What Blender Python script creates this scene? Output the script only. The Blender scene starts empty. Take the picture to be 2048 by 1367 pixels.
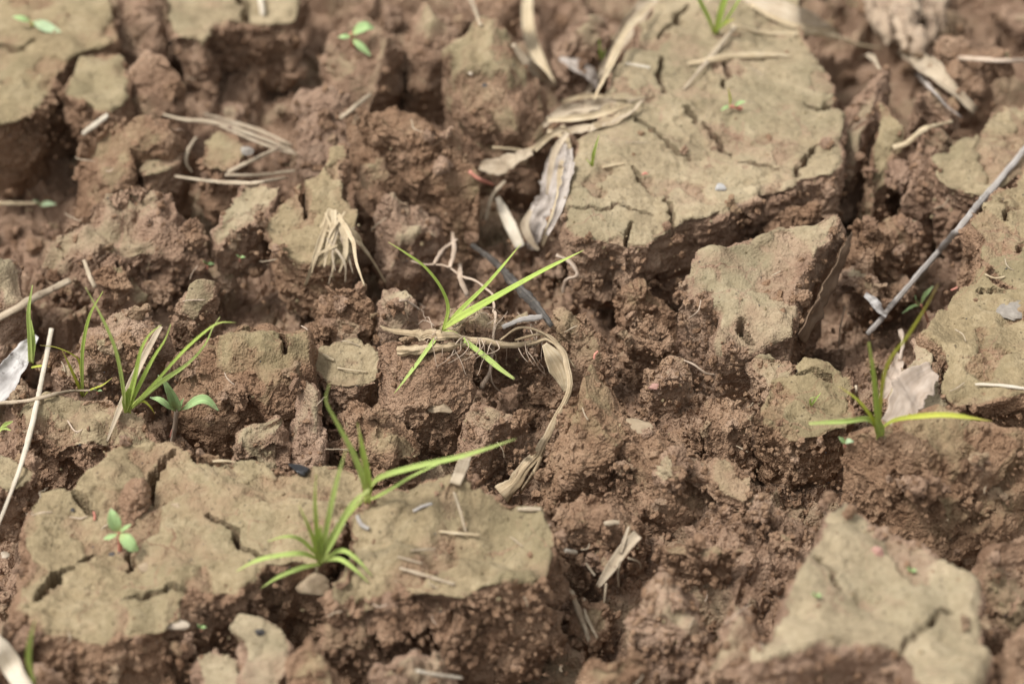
import bpy, bmesh, math, random
import numpy as np
from mathutils import Vector
random.seed(7)
RNG = np.random.default_rng(7)
SC = bpy.context.scene
COL = SC.collection
R = math.radians

# ------------------------------------------------------------------ camera
PITCH, DIST, LENS = R(37), 1.02, 90.0
TGT = np.array([0, 0, .02])
FWD = np.array([0, math.cos(PITCH), -math.sin(PITCH)])
UPV = np.array([0, math.sin(PITCH), math.cos(PITCH)])
RGT = np.array([1.0, 0, 0])
CAM = TGT - DIST * FWD
cd = bpy.data.cameras.new('camera'); cam = bpy.data.objects.new('camera', cd); COL.objects.link(cam)
cam.location = CAM; cam.rotation_euler = (math.pi / 2 - PITCH, 0, 0)
cd.lens = LENS; cd.sensor_width = 36; cd.clip_start = .01; cd.clip_end = 200
cd.dof.use_dof = True; cd.dof.focus_distance = .99; cd.dof.aperture_fstop = 7.0; cd.dof.aperture_blades = 9
SC.camera = cam
# ------------------------------------------------------------------ sky, sun, exposure
SUN_EL, SUN_AZ = R(62), R(-112)       # azimuth from +Y, clockwise (light comes from the left, a little from the front)
w = bpy.data.worlds.new('World'); SC.world = w; w.use_nodes = True
nt = w.node_tree; nt.nodes.clear()
sky = nt.nodes.new('ShaderNodeTexSky'); sky.sky_type = 'NISHITA'; sky.sun_disc = False
sky.sun_elevation = SUN_EL; sky.sun_rotation = SUN_AZ; sky.dust_density = 4; sky.air_density = 1.5
hs = nt.nodes.new('ShaderNodeHueSaturation'); hs.inputs['Saturation'].default_value = .07   # overcast: nearly white
bg = nt.nodes.new('ShaderNodeBackground'); bg.inputs['Strength'].default_value = .095
wo = nt.nodes.new('ShaderNodeOutputWorld')
nt.links.new(sky.outputs[0], hs.inputs['Color']); nt.links.new(hs.outputs[0], bg.inputs[0]); nt.links.new(bg.outputs[0], wo.inputs[0])
sl = bpy.data.lights.new('sun', 'SUN'); sl.energy = 1.5; sl.angle = R(11); sl.color = (1, .97, .93)
so = bpy.data.objects.new('sun', sl); COL.objects.link(so)
sd = Vector((math.sin(SUN_AZ) * math.cos(SUN_EL), math.cos(SUN_AZ) * math.cos(SUN_EL), math.sin(SUN_EL)))
so.rotation_euler = sd.to_track_quat('Z', 'Y').to_euler(); so.location = (0, 0, 3)
vs = SC.view_settings
vs.view_transform = 'Standard'; vs.look = 'None'; vs.exposure = 1.05; vs.gamma = 1; vs.use_curve_mapping = False
SC.cycles.use_denoising = True
SC.cycles.max_bounces = 6; SC.cycles.diffuse_bounces = 4
SC.cycles.sample_clamp_indirect = 5

# ------------------------------------------------------------------ pixels to rays (photograph 2048 x 1367)
def ray(u, v):
    k = 36 / LENS / 2048
    return FWD + RGT * ((u - 1024) * k) + UPV * ((683.5 - v) * k)
def pt(u, v, t): return CAM + ray(u, v) * t
def at(u, v, z):
    d = ray(u, v); return CAM + d * ((z - CAM[2]) / d[2])

# ------------------------------------------------------------------ noise (numpy)
def _h(ix, iy, iz, s):
    h = (ix.astype(np.uint32) * np.uint32(374761393) + iy.astype(np.uint32) * np.uint32(668265263)
         + iz.astype(np.uint32) * np.uint32(2147483647) + np.uint32((s * 974711 + 12345) & 0xffffffff))
    h ^= h >> np.uint32(13); h *= np.uint32(1274126177); h ^= h >> np.uint32(16)
    h *= np.uint32(2246822519); h ^= h >> np.uint32(13)
    return h
def perlin(P, L, seed=0):
    Q = (P / L).astype(np.float32); I = np.floor(Q); F = Q - I; I = I.astype(np.int32)
    W = F * F * F * (F * (F * 6 - 15) + 10)
    out = np.zeros(len(P), np.float32)
    for dx in (0, 1):
        wx = W[:, 0] if dx else 1 - W[:, 0]
        for dy in (0, 1):
            wy = W[:, 1] if dy else 1 - W[:, 1]
            for dz in (0, 1):
                wz = W[:, 2] if dz else 1 - W[:, 2]
                h = _h(I[:, 0] + dx, I[:, 1] + dy, I[:, 2] + dz, seed)
                gx = (h & np.uint32(1023)).astype(np.float32) / 511.5 - 1
                gy = ((h >> np.uint32(10)) & np.uint32(1023)).astype(np.float32) / 511.5 - 1
                gz = ((h >> np.uint32(20)) & np.uint32(1023)).astype(np.float32) / 511.5 - 1
                out += wx * wy * wz * (gx * (F[:, 0] - dx) + gy * (F[:, 1] - dy) + gz * (F[:, 2] - dz))
    return out * 1.3
def fbm(P, L, oct=4, seed=0, gain=.5):
    o = 0; a = 1
    for k in range(oct):
        o = o + a * perlin(P, L, seed + k * 17); a *= gain; L *= .5
    return o
def worley(P, L, seed=0):
    Q = (P / L).astype(np.float32); I = np.floor(Q); F = Q - I; I = I.astype(np.int32)
    m = np.full(len(P), 9, np.float32)
    for dx in (-1, 0, 1):
        for dy in (-1, 0, 1):
            for dz in (-1, 0, 1):
                h = _h(I[:, 0] + dx, I[:, 1] + dy, I[:, 2] + dz, seed)
                a = (h & np.uint32(1023)).astype(np.float32) / 1023 + dx - F[:, 0]
                b = ((h >> np.uint32(10)) & np.uint32(1023)).astype(np.float32) / 1023 + dy - F[:, 1]
                c = ((h >> np.uint32(20)) & np.uint32(1023)).astype(np.float32) / 1023 + dz - F[:, 2]
                np.minimum(m, a * a + b * b + c * c, out=m)
    return m                                              # squared distance to the nearest cell point
def facets(P, L, seed=0):
    """broken flat faces: every cell has its own level and lean"""
    Q = (P / L).astype(np.float32); I = np.floor(Q); F = Q - I; I = I.astype(np.int32)
    m = np.full(len(P), 9, np.float32); out = np.zeros(len(P), np.float32)
    for dx in (-1, 0, 1):
        for dy in (-1, 0, 1):
            for dz in (-1, 0, 1):
                h = _h(I[:, 0] + dx, I[:, 1] + dy, I[:, 2] + dz, seed)
                ja = (h & np.uint32(1023)).astype(np.float32) / 1023; jb = ((h >> np.uint32(10)) & np.uint32(1023)).astype(np.float32) / 1023; jc = ((h >> np.uint32(20)) & np.uint32(1023)).astype(np.float32) / 1023
                a = ja + dx - F[:, 0]; b = jb + dy - F[:, 1]; c = jc + dz - F[:, 2]
                d = a * a + b * b + c * c; k = d < m
                f = np.modf(ja * 7.3 + jb * 3.7 + jc * 5.1)[0]
                v = (f - .5) + 1.6 * ((np.modf(ja * 9.1 + jb)[0] - .5) * a + (np.modf(jb * 9.1 + jc)[0] - .5) * b + (np.modf(jc * 9.1 + ja)[0] - .5) * c)
                m = np.where(k, d, m); out = np.where(k, v, out)
    return out
def warp(P, L, a, seed):
    return P + a * np.stack([perlin(P, L, seed), perlin(P, L, seed + 5), perlin(P, L, seed + 9)], 1)
def sstep(a, b, x):
    t = np.clip((x - a) / (b - a), 0, 1); return t * t * (3 - 2 * t)
def crumb(P, seed=0, fine=True):
    """rounded soil aggregates of several sizes with sharp joints between them, metres"""
    Q = warp(P, .012, .006, seed + 1)
    Q = warp(Q, .004, .0016, seed + 2)
    m = sstep(-.25, .35, perlin(P, .022, seed + 3))       # some faces break smooth, some crumbly
    d = .0030 * fbm(Q, .022, 3, seed + 4)
    d = d + .0038 * facets(Q, .0150, seed + 14) + .0024 * facets(Q, .0070, seed + 15) * (.35 + .65 * m)
    d = d + .0007 * (.22 - worley(Q, .0085, seed + 6)) * m
    d = d + .0008 * (.22 - worley(Q, .0042, seed + 7)) * m + .0010 * facets(Q, .0042, seed + 17) * m
    if fine: d = d + .0006 * (.22 - worley(Q, .0020, seed + 8)) + .0012 * facets(Q, .0026, seed + 16) * (.3 + .7 * m) + .0008 * fbm(P, .0030, 2, seed + 10)
    r = 1 - np.abs(perlin(Q, .016, seed + 11)) * 3        # splits
    return d - .0022 * np.clip(r, 0, 1) ** 6

# ------------------------------------------------------------------ materials
def M(name):
    m = bpy.data.materials.new(name); m.use_nodes = True; m.node_tree.nodes.clear()
    N = m.node_tree.nodes; L = m.node_tree.links
    o = N.new('ShaderNodeOutputMaterial'); b = N.new('ShaderNodeBsdfPrincipled'); L.new(b.outputs[0], o.inputs[0])
    return m, N, L, b, o
def noise(N, L, vec, scale, detail=4, rough=.55, dist=0):
    n = N.new('ShaderNodeTexNoise'); n.inputs['Scale'].default_value = scale; n.inputs['Detail'].default_value = detail
    n.inputs['Roughness'].default_value = rough; n.inputs['Distortion'].default_value = dist
    L.new(vec, n.inputs['Vector']); return n.outputs['Fac']
def ramp(N, L, fac, stops):
    r = N.new('ShaderNodeValToRGB'); e = r.color_ramp.elements
    while len(e) < len(stops): e.new(.5)
    for el, (p, c) in zip(e, stops): el.position = p; el.color = (*c, 1) if len(c) == 3 else c
    L.new(fac, r.inputs[0]); return r.outputs[0]
def mix(N, L, fac, a, b, mode='MIX'):
    x = N.new('ShaderNodeMix'); x.data_type = 'RGBA'; x.blend_type = mode
    for s, v in ((x.inputs[0], fac), (x.inputs[6], a), (x.inputs[7], b)):
        if isinstance(v, (int, float)): s.default_value = v
        elif isinstance(v, tuple): s.default_value = (*v, 1)
        else: L.new(v, s)
    return x.outputs[2]
def mth(N, L, op, a, b=0., c=None, clamp=False):
    x = N.new('ShaderNodeMath'); x.operation = op; x.use_clamp = clamp
    for s, v in zip(x.inputs, (a, b, c)):
        if v is None: continue
        if isinstance(v, (int, float)): s.default_value = v
        else: L.new(v, s)
    return x.outputs[0]
def attr(N, name):
    a = N.new('ShaderNodeAttribute'); a.attribute_name = name; return a.outputs['Fac']

BROWN_A, BROWN_B, BROWN_C = (.155, .089, .055), (.264, .166, .107), (.370, .251, .169)
TAN_A, TAN_B, TAN_C = (.170, .129, .076), (.285, .222, .132), (.400, .322, .204)
def soil_material():
    m, N, L, b, o = M('soil')
    pos = N.new('ShaderNodeNewGeometry').outputs['Position']
    rnd = N.new('ShaderNodeObjectInfo').outputs['Random']
    n1 = noise(N, L, pos, 70, 4, .6); n2 = noise(N, L, pos, 600, 3, .6); n3 = noise(N, L, pos, 22, 4, .6, .6)
    f = mth(N, L, 'ADD', mth(N, L, 'MULTIPLY', n1, .75), mth(N, L, 'MULTIPLY', n2, .35))
    brown = ramp(N, L, f, [(.34, BROWN_A), (.55, BROWN_B), (.78, BROWN_C)])
    n4 = noise(N, L, pos, 45, 4, .66, .4); n5 = noise(N, L, pos, 420, 4, .65)
    ft = mth(N, L, 'ADD', mth(N, L, 'MULTIPLY', n4, .65), mth(N, L, 'MULTIPLY', n5, .42))
    tan = ramp(N, L, ft, [(.34, TAN_A), (.53, TAN_B), (.74, TAN_C)])
    ol = ramp(N, L, n3, [(.48, (0, 0, 0)), (.68, (1, 1, 1))])
    tan = mix(N, L, mth(N, L, 'MULTIPLY', ol, .6), tan, (.185, .155, .088))           # thin green-grey film
    pk = ramp(N, L, noise(N, L, pos, 31, 5, .6), [(.55, (0, 0, 0)), (.72, (1, 1, 1))])
    tan = mix(N, L, mth(N, L, 'MULTIPLY', pk, .85), tan, (.29, .195, .125))          # brown crumbs worked into the crust
    v = N.new('ShaderNodeTexVoronoi'); v.inputs['Scale'].default_value = 330; L.new(pos, v.inputs['Vector'])
    spn = noise(N, L, pos, 90, 2)
    sp = mth(N, L, 'MULTIPLY', mth(N, L, 'LESS_THAN', v.outputs['Distance'], .17), mth(N, L, 'GREATER_THAN', spn, .52))
    tan = mix(N, L, mth(N, L, 'MULTIPLY', sp, .6), tan, (.06, .045, .032))           # grit
    cr = attr(N, 'crust')
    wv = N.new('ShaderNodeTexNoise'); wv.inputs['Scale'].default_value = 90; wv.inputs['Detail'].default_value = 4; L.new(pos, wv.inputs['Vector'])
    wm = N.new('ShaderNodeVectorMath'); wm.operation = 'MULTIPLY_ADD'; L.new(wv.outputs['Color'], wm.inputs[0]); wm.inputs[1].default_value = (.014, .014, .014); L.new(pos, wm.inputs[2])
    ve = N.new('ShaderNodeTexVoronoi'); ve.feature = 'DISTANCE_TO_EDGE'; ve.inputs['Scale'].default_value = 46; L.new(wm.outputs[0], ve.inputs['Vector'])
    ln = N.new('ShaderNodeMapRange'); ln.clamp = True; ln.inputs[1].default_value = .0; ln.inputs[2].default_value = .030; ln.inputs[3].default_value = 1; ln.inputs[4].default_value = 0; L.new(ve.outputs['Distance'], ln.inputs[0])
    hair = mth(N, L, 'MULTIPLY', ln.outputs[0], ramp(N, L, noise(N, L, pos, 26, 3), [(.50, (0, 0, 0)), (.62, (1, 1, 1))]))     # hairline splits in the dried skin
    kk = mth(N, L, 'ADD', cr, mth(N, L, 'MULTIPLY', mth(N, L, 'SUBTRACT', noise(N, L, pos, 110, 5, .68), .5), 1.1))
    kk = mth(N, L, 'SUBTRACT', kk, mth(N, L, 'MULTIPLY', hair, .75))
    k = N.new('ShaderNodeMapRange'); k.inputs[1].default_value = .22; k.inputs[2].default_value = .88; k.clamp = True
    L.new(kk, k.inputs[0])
    bh = ramp(N, L, noise(N, L, pos, 16, 4, .6, .5), [(.35, (0, 0, 0)), (.65, (1, 1, 1))])
    brown = mix(N, L, mth(N, L, 'MULTIPLY', bh, .5), brown, mix(N, L, 1., brown, (1.12, 1.16, 1.12), 'MULTIPLY'))
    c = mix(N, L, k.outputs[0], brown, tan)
    hsv = N.new('ShaderNodeHueSaturation'); L.new(c, hsv.inputs['Color'])
    L.new(mth(N, L, 'MULTIPLY_ADD', rnd, .22, .89), hsv.inputs['Value'])
    L.new(mth(N, L, 'MULTIPLY_ADD', rnd, -.15, 1.05), hsv.inputs['Saturation'])
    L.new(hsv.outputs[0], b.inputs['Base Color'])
    b.inputs['Roughness'].default_value = .95; b.inputs['Specular IOR Level'].default_value = .12
    h = mth(N, L, 'ADD', mth(N, L, 'MULTIPLY', noise(N, L, pos, 500, 3, .7), 1.0), mth(N, L, 'MULTIPLY', noise(N, L, pos, 1500, 1, .7), .45))
    v2 = N.new('ShaderNodeTexVoronoi'); v2.inputs['Scale'].default_value = 900; L.new(pos, v2.inputs['Vector'])
    h = mth(N, L, 'SUBTRACT', h, mth(N, L, 'MULTIPLY', v2.outputs['Distance'], .5))
    bp = N.new('ShaderNodeBump'); bp.inputs['Strength'].default_value = 1.0; bp.inputs['Distance'].default_value = .0015
    L.new(mth(N, L, 'MULTIPLY_ADD', k.outputs[0], -.45, 1.0), bp.inputs['Strength'])
    L.new(h, bp.inputs['Height']); L.new(bp.outputs[0], b.inputs['Normal'])
    return m
SOIL = soil_material()
def fibre_material(name, stops, rough=.7, streak=60, spots=None, bump=.4, blotch=30):
    """dry plant matter: streaks that run along the piece"""
    m, N, L, b, o = M(name)
    cx = N.new('ShaderNodeCombineXYZ')
    L.new(mth(N, L, 'MULTIPLY', attr(N, 'across'), streak * .12), cx.inputs[0])
    L.new(mth(N, L, 'MULTIPLY', attr(N, 'along'), 1.6), cx.inputs[1]); L.new(attr(N, 'seed'), cx.inputs[2])
    pos = N.new('ShaderNodeNewGeometry').outputs['Position']
    s = noise(N, L, cx.outputs[0], 1.0, 5, .65); q = noise(N, L, pos, blotch * 5, 4, .6)
    f = mth(N, L, 'ADD', mth(N, L, 'MULTIPLY', s, .65), mth(N, L, 'MULTIPLY', q, .38))
    c = ramp(N, L, f, stops)
    if spots:
        e = ramp(N, L, noise(N, L, pos, 180, 5, .7), [(spots[0], (0, 0, 0)), (spots[0] + .1, (1, 1, 1))])
        c = mix(N, L, e, c, spots[1])
    L.new(c, b.inputs['Base Color']); b.inputs['Roughness'].default_value = rough; b.inputs['Specular IOR Level'].default_value = .25
    bp = N.new('ShaderNodeBump'); bp.inputs['Strength'].default_value = bump; bp.inputs['Distance'].default_value = .0006
    L.new(f, bp.inputs['Height']); L.new(bp.outputs[0], b.inputs['Normal'])
    return m
def leaf_material(name, base, mid, tip, trans=.35, rough=.5):
    m, N, L, b, o = M(name)
    al = attr(N, 'along'); ac = attr(N, 'across')
    pos = N.new('ShaderNodeNewGeometry').outputs['Position']
    c = ramp(N, L, al, [(0, base), (.35, mid), (.8, mid), (1, tip)])
    c = mix(N, L, mth(N, L, 'MULTIPLY', noise(N, L, pos, 300, 4), .35), c, tuple(x * .55 for x in mid))
    vein = ramp(N, L, mth(N, L, 'ABSOLUTE', ac), [(0, (1, 1, 1)), (.14, (0, 0, 0))])
    c = mix(N, L, mth(N, L, 'MULTIPLY', vein, .35), c, tuple(min(1, x * 1.5) for x in mid))
    sx = N.new('ShaderNodeCombineXYZ'); L.new(mth(N, L, 'MULTIPLY', ac, 5.), sx.inputs[0]); L.new(mth(N, L, 'MULTIPLY', al, 1.2), sx.inputs[1]); L.new(attr(N, 'seed'), sx.inputs[2])
    st_ = noise(N, L, sx.outputs[0], 1.4, 3)
    c = mix(N, L, mth(N, L, 'MULTIPLY', ramp(N, L, st_, [(.45, (0, 0, 0)), (.62, (1, 1, 1))]), .45), c, tuple(min(1, x * 1.3 + .05) for x in mid))     # veins and pale streaks
    dirt = ramp(N, L, noise(N, L, pos, 700, 3, .6), [(.60, (0, 0, 0)), (.68, (1, 1, 1))])
    c = mix(N, L, mth(N, L, 'MULTIPLY', dirt, .5), c, (.30, .22, .13))                                                                       # splashed soil
    L.new(c, b.inputs['Base Color']); b.inputs['Roughness'].default_value = .72; b.inputs['Specular IOR Level'].default_value = .2
    t = N.new('ShaderNodeBsdfTranslucent'); L.new(c, t.inputs[0])
    x = N.new('ShaderNodeMixShader'); x.inputs[0].default_value = trans
    L.new(b.outputs[0], x.inputs[1]); L.new(t.outputs[0], x.inputs[2]); L.new(x.outputs[0], o.inputs[0])
    return m
def stone_material(name, a, c, rough=.7, spec=.3):
    m, N, L, b, o = M(name)
    pos = N.new('ShaderNodeNewGeometry').outputs['Position']
    n = noise(N, L, pos, 350, 5, .65)
    L.new(ramp(N, L, n, [(.3, a), (.7, c)]), b.inputs['Base Color'])
    b.inputs['Roughness'].default_value = rough; b.inputs['Specular IOR Level'].default_value = spec
    bp = N.new('ShaderNodeBump'); bp.inputs['Strength'].default_value = .4; bp.inputs['Distance'].default_value = .0004
    L.new(n, bp.inputs['Height']); L.new(bp.outputs[0], b.inputs['Normal'])
    return m
STRAW = fibre_material('pale_straw', [(0.3, (0.252, 0.176, 0.101)), (0.5, (0.437, 0.344, 0.218)), (0.72, (0.571, 0.487, 0.353))], spots=(.66, (.22, .15, .1)))
STRAW_W = fibre_material('bleached_straw', [(0.3, (0.344, 0.287, 0.213)), (0.5, (0.508, 0.443, 0.344)), (0.72, (0.607, 0.558, 0.476))], spots=(.68, (.28, .2, .14)))
HUSK = fibre_material('dry_husk', [(0.3, (0.216, 0.158, 0.104)), (0.5, (0.378, 0.302, 0.211)), (0.72, (0.522, 0.441, 0.333))], streak=90, spots=(.60, (.14, .085, .06)))
GREYLEAF = fibre_material('grey_dead_leaf', [(.3, (.17, .135, .11)), (.5, (.36, .31, .265)), (.72, (.55, .49, .44))], streak=60, spots=(.58, (.08, .055, .045)))
PALELEAF = fibre_material('pale_crumpled_leaf', [(0.3, (0.316, 0.241, 0.179)), (0.5, (0.435, 0.347, 0.273)), (0.72, (0.522, 0.438, 0.359))], streak=40, spots=(.66, (.3, .22, .15)))
WHITELEAF = fibre_material('white_dead_leaf', [(0.3, (0.255, 0.230, 0.212)), (0.5, (0.442, 0.416, 0.391)), (0.72, (0.595, 0.570, 0.535))], streak=60, spots=(.56, (.14, .12, .11)))
BARK = fibre_material('brown_sheet', [(.3, (.10, .064, .04)), (.5, (.16, .106, .068)), (.72, (.22, .155, .10))], streak=40)
STEM = fibre_material('dried_stem', [(0.3, (0.168, 0.114, 0.069)), (0.5, (0.376, 0.282, 0.172)), (0.7, (0.574, 0.465, 0.316))], streak=110, spots=(.60, (.13, .08, .05)), bump=.8)
STUBM = fibre_material('root_stub', [(.3, (.16, .105, .07)), (.5, (.33, .245, .17)), (.70, (.50, .40, .29))], streak=80, spots=(.55, (.12, .075, .05)), bump=.9)
TWIG = fibre_material('grey_twig', [(0.3, (0.198, 0.171, 0.149)), (0.5, (0.342, 0.310, 0.279)), (0.72, (0.468, 0.432, 0.396))], streak=70, bump=.8)
BURNT = fibre_material('burnt_twig', [(.3, (.020, .017, .015)), (.5, (.062, .055, .048)), (.72, (.20, .175, .15))], streak=70, rough=.45, spots=(.60, (.26, .2, .13)))
ROOT = fibre_material('root', [(.3, (.26, .18, .12)), (.5, (.42, .32, .235)), (.72, (.56, .46, .37))], streak=50)
REDSTEM = fibre_material('red_stem', [(.3, (.42, .13, .10)), (.6, (.56, .25, .18))], rough=.5)
GRASS = leaf_material('grass_green', (.62, .66, .22), (.48, .59, .18), (.58, .60, .25))
GRASS2 = leaf_material('grass_bright', (.60, .66, .18), (.45, .57, .13), (.56, .58, .20))
GRASSY = leaf_material('grass_yellowing', (.48, .54, .12), (.56, .58, .10), (.46, .31, .15))
LEAF = leaf_material('seedling_green', (.48, .48, .20), (.36, .50, .22), (.44, .54, .30), trans=.25)
LEAF2 = leaf_material('seedling_blue_green', (.38, .42, .22), (.40, .50, .30), (.44, .53, .34), trans=.25)
WHITE = stone_material('white_stone', (.34, .275, .20), (.48, .40, .31))
CREAM = stone_material('cream_stone', (.25, .185, .115), (.37, .285, .19))
GREYST = stone_material('grey_stone', (.18, .155, .13), (.32, .285, .24))
BLUEST = stone_material('blue_grey_stone', (.26, .25, .24), (.42, .405, .385))
DARKST = stone_material('dark_stone', (.028, .026, .026), (.09, .08, .075), rough=.5)
PINKST = stone_material('pink_stone', (.26, .13, .10), (.42, .25, .20))
BLACKSH = stone_material('glossy_black', (.006, .006, .007), (.02, .018, .017), rough=.16, spec=.6)

# ------------------------------------------------------------------ mesh + tagging helpers
def tag(o, label=None, cat=None, group=None, kind=None):
    if label: o['label'] = label
    if cat: o['category'] = cat
    if group: o['group'] = group
    if kind: o['kind'] = kind
    return o
def np_mesh(name, V, F, mat, attrs=None, smooth=True):
    """V (n,3), F list/array of equal-size faces or list of lists"""
    me = bpy.data.meshes.new(name)
    V = np.asarray(V, np.float32)
    me.vertices.add(len(V)); me.vertices.foreach_set('co', V.ravel())
    if isinstance(F, np.ndarray):
        k = F.shape[1]; tot = np.full(len(F), k, np.int32); idx = F.ravel()
    else:
        tot = np.array([len(f) for f in F], np.int32); idx = np.concatenate([np.asarray(f) for f in F])
    me.loops.add(len(idx)); me.loops.foreach_set('vertex_index', idx.astype(np.int32))
    me.polygons.add(len(tot)); st = np.concatenate([[0], np.cumsum(tot)[:-1]]).astype(np.int32)
    me.polygons.foreach_set('loop_start', st)
    sm = np.full(len(tot), smooth)
    if attrs and 'crust' in attrs and smooth and isinstance(F, np.ndarray): sm = np.asarray(attrs['crust'])[F].min(1) > .55      # broken soil keeps hard facets
    me.polygons.foreach_set('use_smooth', sm)
    for n, a in (attrs or {}).items():
        at_ = me.attributes.new(n, 'FLOAT', 'POINT'); at_.data.foreach_set('value', np.asarray(a, np.float32))
    me.materials.append(mat)
    me.update(calc_edges=True); me.validate()
    return me
def link(name, me, loc=(0, 0, 0), parent=None):
    o = bpy.data.objects.new(name, me); COL.objects.link(o)
    o.location = tuple(float(x) for x in loc)
    if parent: o.parent = parent
    return o
def empty(name, loc): return link(name, None, loc)

# ------------------------------------------------------------------ height map of everything built so far
HX0, HY0, HD = -.36, -.34, .001
HNX, HNY = 720, 800
H = np.full((HNX, HNY), -.03, np.float32); C = np.zeros((HNX, HNY), np.float32)
def stamp(V, crust=None):
    i = ((V[:, 0] - HX0) / HD).astype(int); j = ((V[:, 1] - HY0) / HD).astype(int)
    ok = (i >= 0) & (i < HNX) & (j >= 0) & (j < HNY)
    i, j, z = i[ok], j[ok], V[ok, 2]
    np.maximum.at(H, (i, j), z)
    hit = H[i, j] <= z + .0006
    C[i[hit], j[hit]] = crust[ok][hit] if crust is not None else 0
def hat(x, y):
    i = np.clip(((np.asarray(x) - HX0) / HD).astype(int), 0, HNX - 1); j = np.clip(((np.asarray(y) - HY0) / HD).astype(int), 0, HNY - 1)
    return H[i, j]
TS = np.arange(.70, 1.45, .0008)
def tsurf(u, v):
    """depth at which the pixel's ray meets what is already built"""
    P = CAM + ray(u, v) * TS[:, None]
    hit = P[:, 2] <= hat(P[:, 0], P[:, 1])
    return float(TS[np.argmax(hit)]) if hit.any() else float((.0 - CAM[2]) / ray(u, v)[2])

# ------------------------------------------------------------------ ground
def axis(a, b, d, far):
    c = np.arange(a, b, d); o = []; s = d; x = b
    while x < far: s *= 1.07; x += s; o.append(x)
    lo = []; s = d; x = a
    while x > -far: s *= 1.07; x -= s; lo.append(x)
    return np.concatenate([lo[::-1], c, o])
BUMPS = [  # photo px, radius px, height m
    (1540, 1080, 240, .010), (1350, 1120, 220, .008), (1700, 560, 110, -.004), (1600, 640, 80, -.006), (1290, 800, 200, .012), (1420, 900, 160, .008), (1180, 1290, 90, -.012), (1900, 950, 220, .018),
    (1500, 1250, 260, .008), (60, 370, 110, -.008), (480, 860, 120, -.010), (500, 110, 150, .010), (500, 190, 150, .012), (1180, 560, 200, -.004),
    (620, 280, 120, .012), (250, 560, 250, .008), (900, 900, 160, .006), (520, 1260, 140, .006), (430, 1290, 60, -.004), (1960, 1100, 150, -.006), (880, 1340, 200, .006), (1400, 1330, 200, .004)]
def build_ground():
    xs = axis(-.27, .27, .0013, 5.0); ys = axis(-.24, .41, .0013, 6.0)
    X, Y = np.meshgrid(xs, ys, indexing='ij'); n, m_ = X.shape
    P = np.stack([X.ravel(), Y.ravel(), np.zeros(X.size)], 1)
    z = .010 * fbm(P, .09, 3, 31)
    Q = warp(warp(P, .05, .02, 40), .015, .007, 41)
    z = z - .014 + .010 * facets(Q, .050, 46) + .007 * facets(Q, .024, 47) + .012 * (.20 - worley(Q, .048, 44)) + .008 * (.2 - worley(Q, .024, 45))
    for u, v, r, h in BUMPS:
        c = at(u, v, 0); rr = r * .0002
        z = z + h * np.exp(-((P[:, 0] - c[0]) ** 2 + ((P[:, 1] - c[1]) * .75) ** 2) / rr ** 2)
    P[:, 2] = z
    inside = (np.abs(P[:, 0]) < .6) & (P[:, 1] > -.55) & (P[:, 1] < .75)
    d = np.zeros(len(P)); d[inside] = crumb(P[inside], 50)
    P[:, 2] += 1.15 * d - .002
    P[inside] += np.stack([perlin(P[inside], .009, 61), perlin(P[inside], .009, 62), 0 * d[inside]], 1) * .0025
    idx = np.arange(n * m_).reshape(n, m_)
    F = np.stack([idx[:-1, :-1], idx[1:, :-1], idx[1:, 1:], idx[:-1, 1:]], -1).reshape(-1, 4)
    cr = .52 * sstep(-.1, .4, fbm(P, .05, 3, 70))
    me = np_mesh('ground', P, F, SOIL, {'crust': cr})
    tag(link('ground', me), 'loose brown tilled soil under the clods', None, None, 'structure')
    stamp(P, cr)
build_ground()

# ------------------------------------------------------------------ clods and crust slabs from traced outlines
def poly_resample(P, d):
    o = []
    for a, b in zip(P, np.roll(P, -1, 0)):
        k = max(1, int(np.linalg.norm(b - a) / d))
        for i in range(k): o.append(a + (b - a) * i / k)
    return np.array(o)
def seg_dist(P, line):
    """distance from points (n,2) to a polyline and the fraction along it"""
    best = np.full(len(P), 9.); fr = np.zeros(len(P)); n = len(line) - 1
    for i in range(n):
        a, b = line[i], line[i + 1]; ab = b - a
        t = np.clip(((P - a) @ ab) / (ab @ ab + 1e-12), 0, 1)
        d = np.linalg.norm(P - (a + t[:, None] * ab), axis=1)
        k = d < best; best[k] = d[k]; fr[k] = (i + t[k]) / n
    return best, fr
def vnorm(V, F):
    a = V[F[:, 2]] - V[F[:, 0]]; b = V[F[:, 3]] - V[F[:, 1]]; fn = np.cross(a, b); N_ = np.zeros_like(V)
    for c in range(4): np.add.at(N_, F[:, c], fn)
    N_ /= np.linalg.norm(N_, axis=1)[:, None] + 1e-15
    return N_
SEED = [100]
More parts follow.
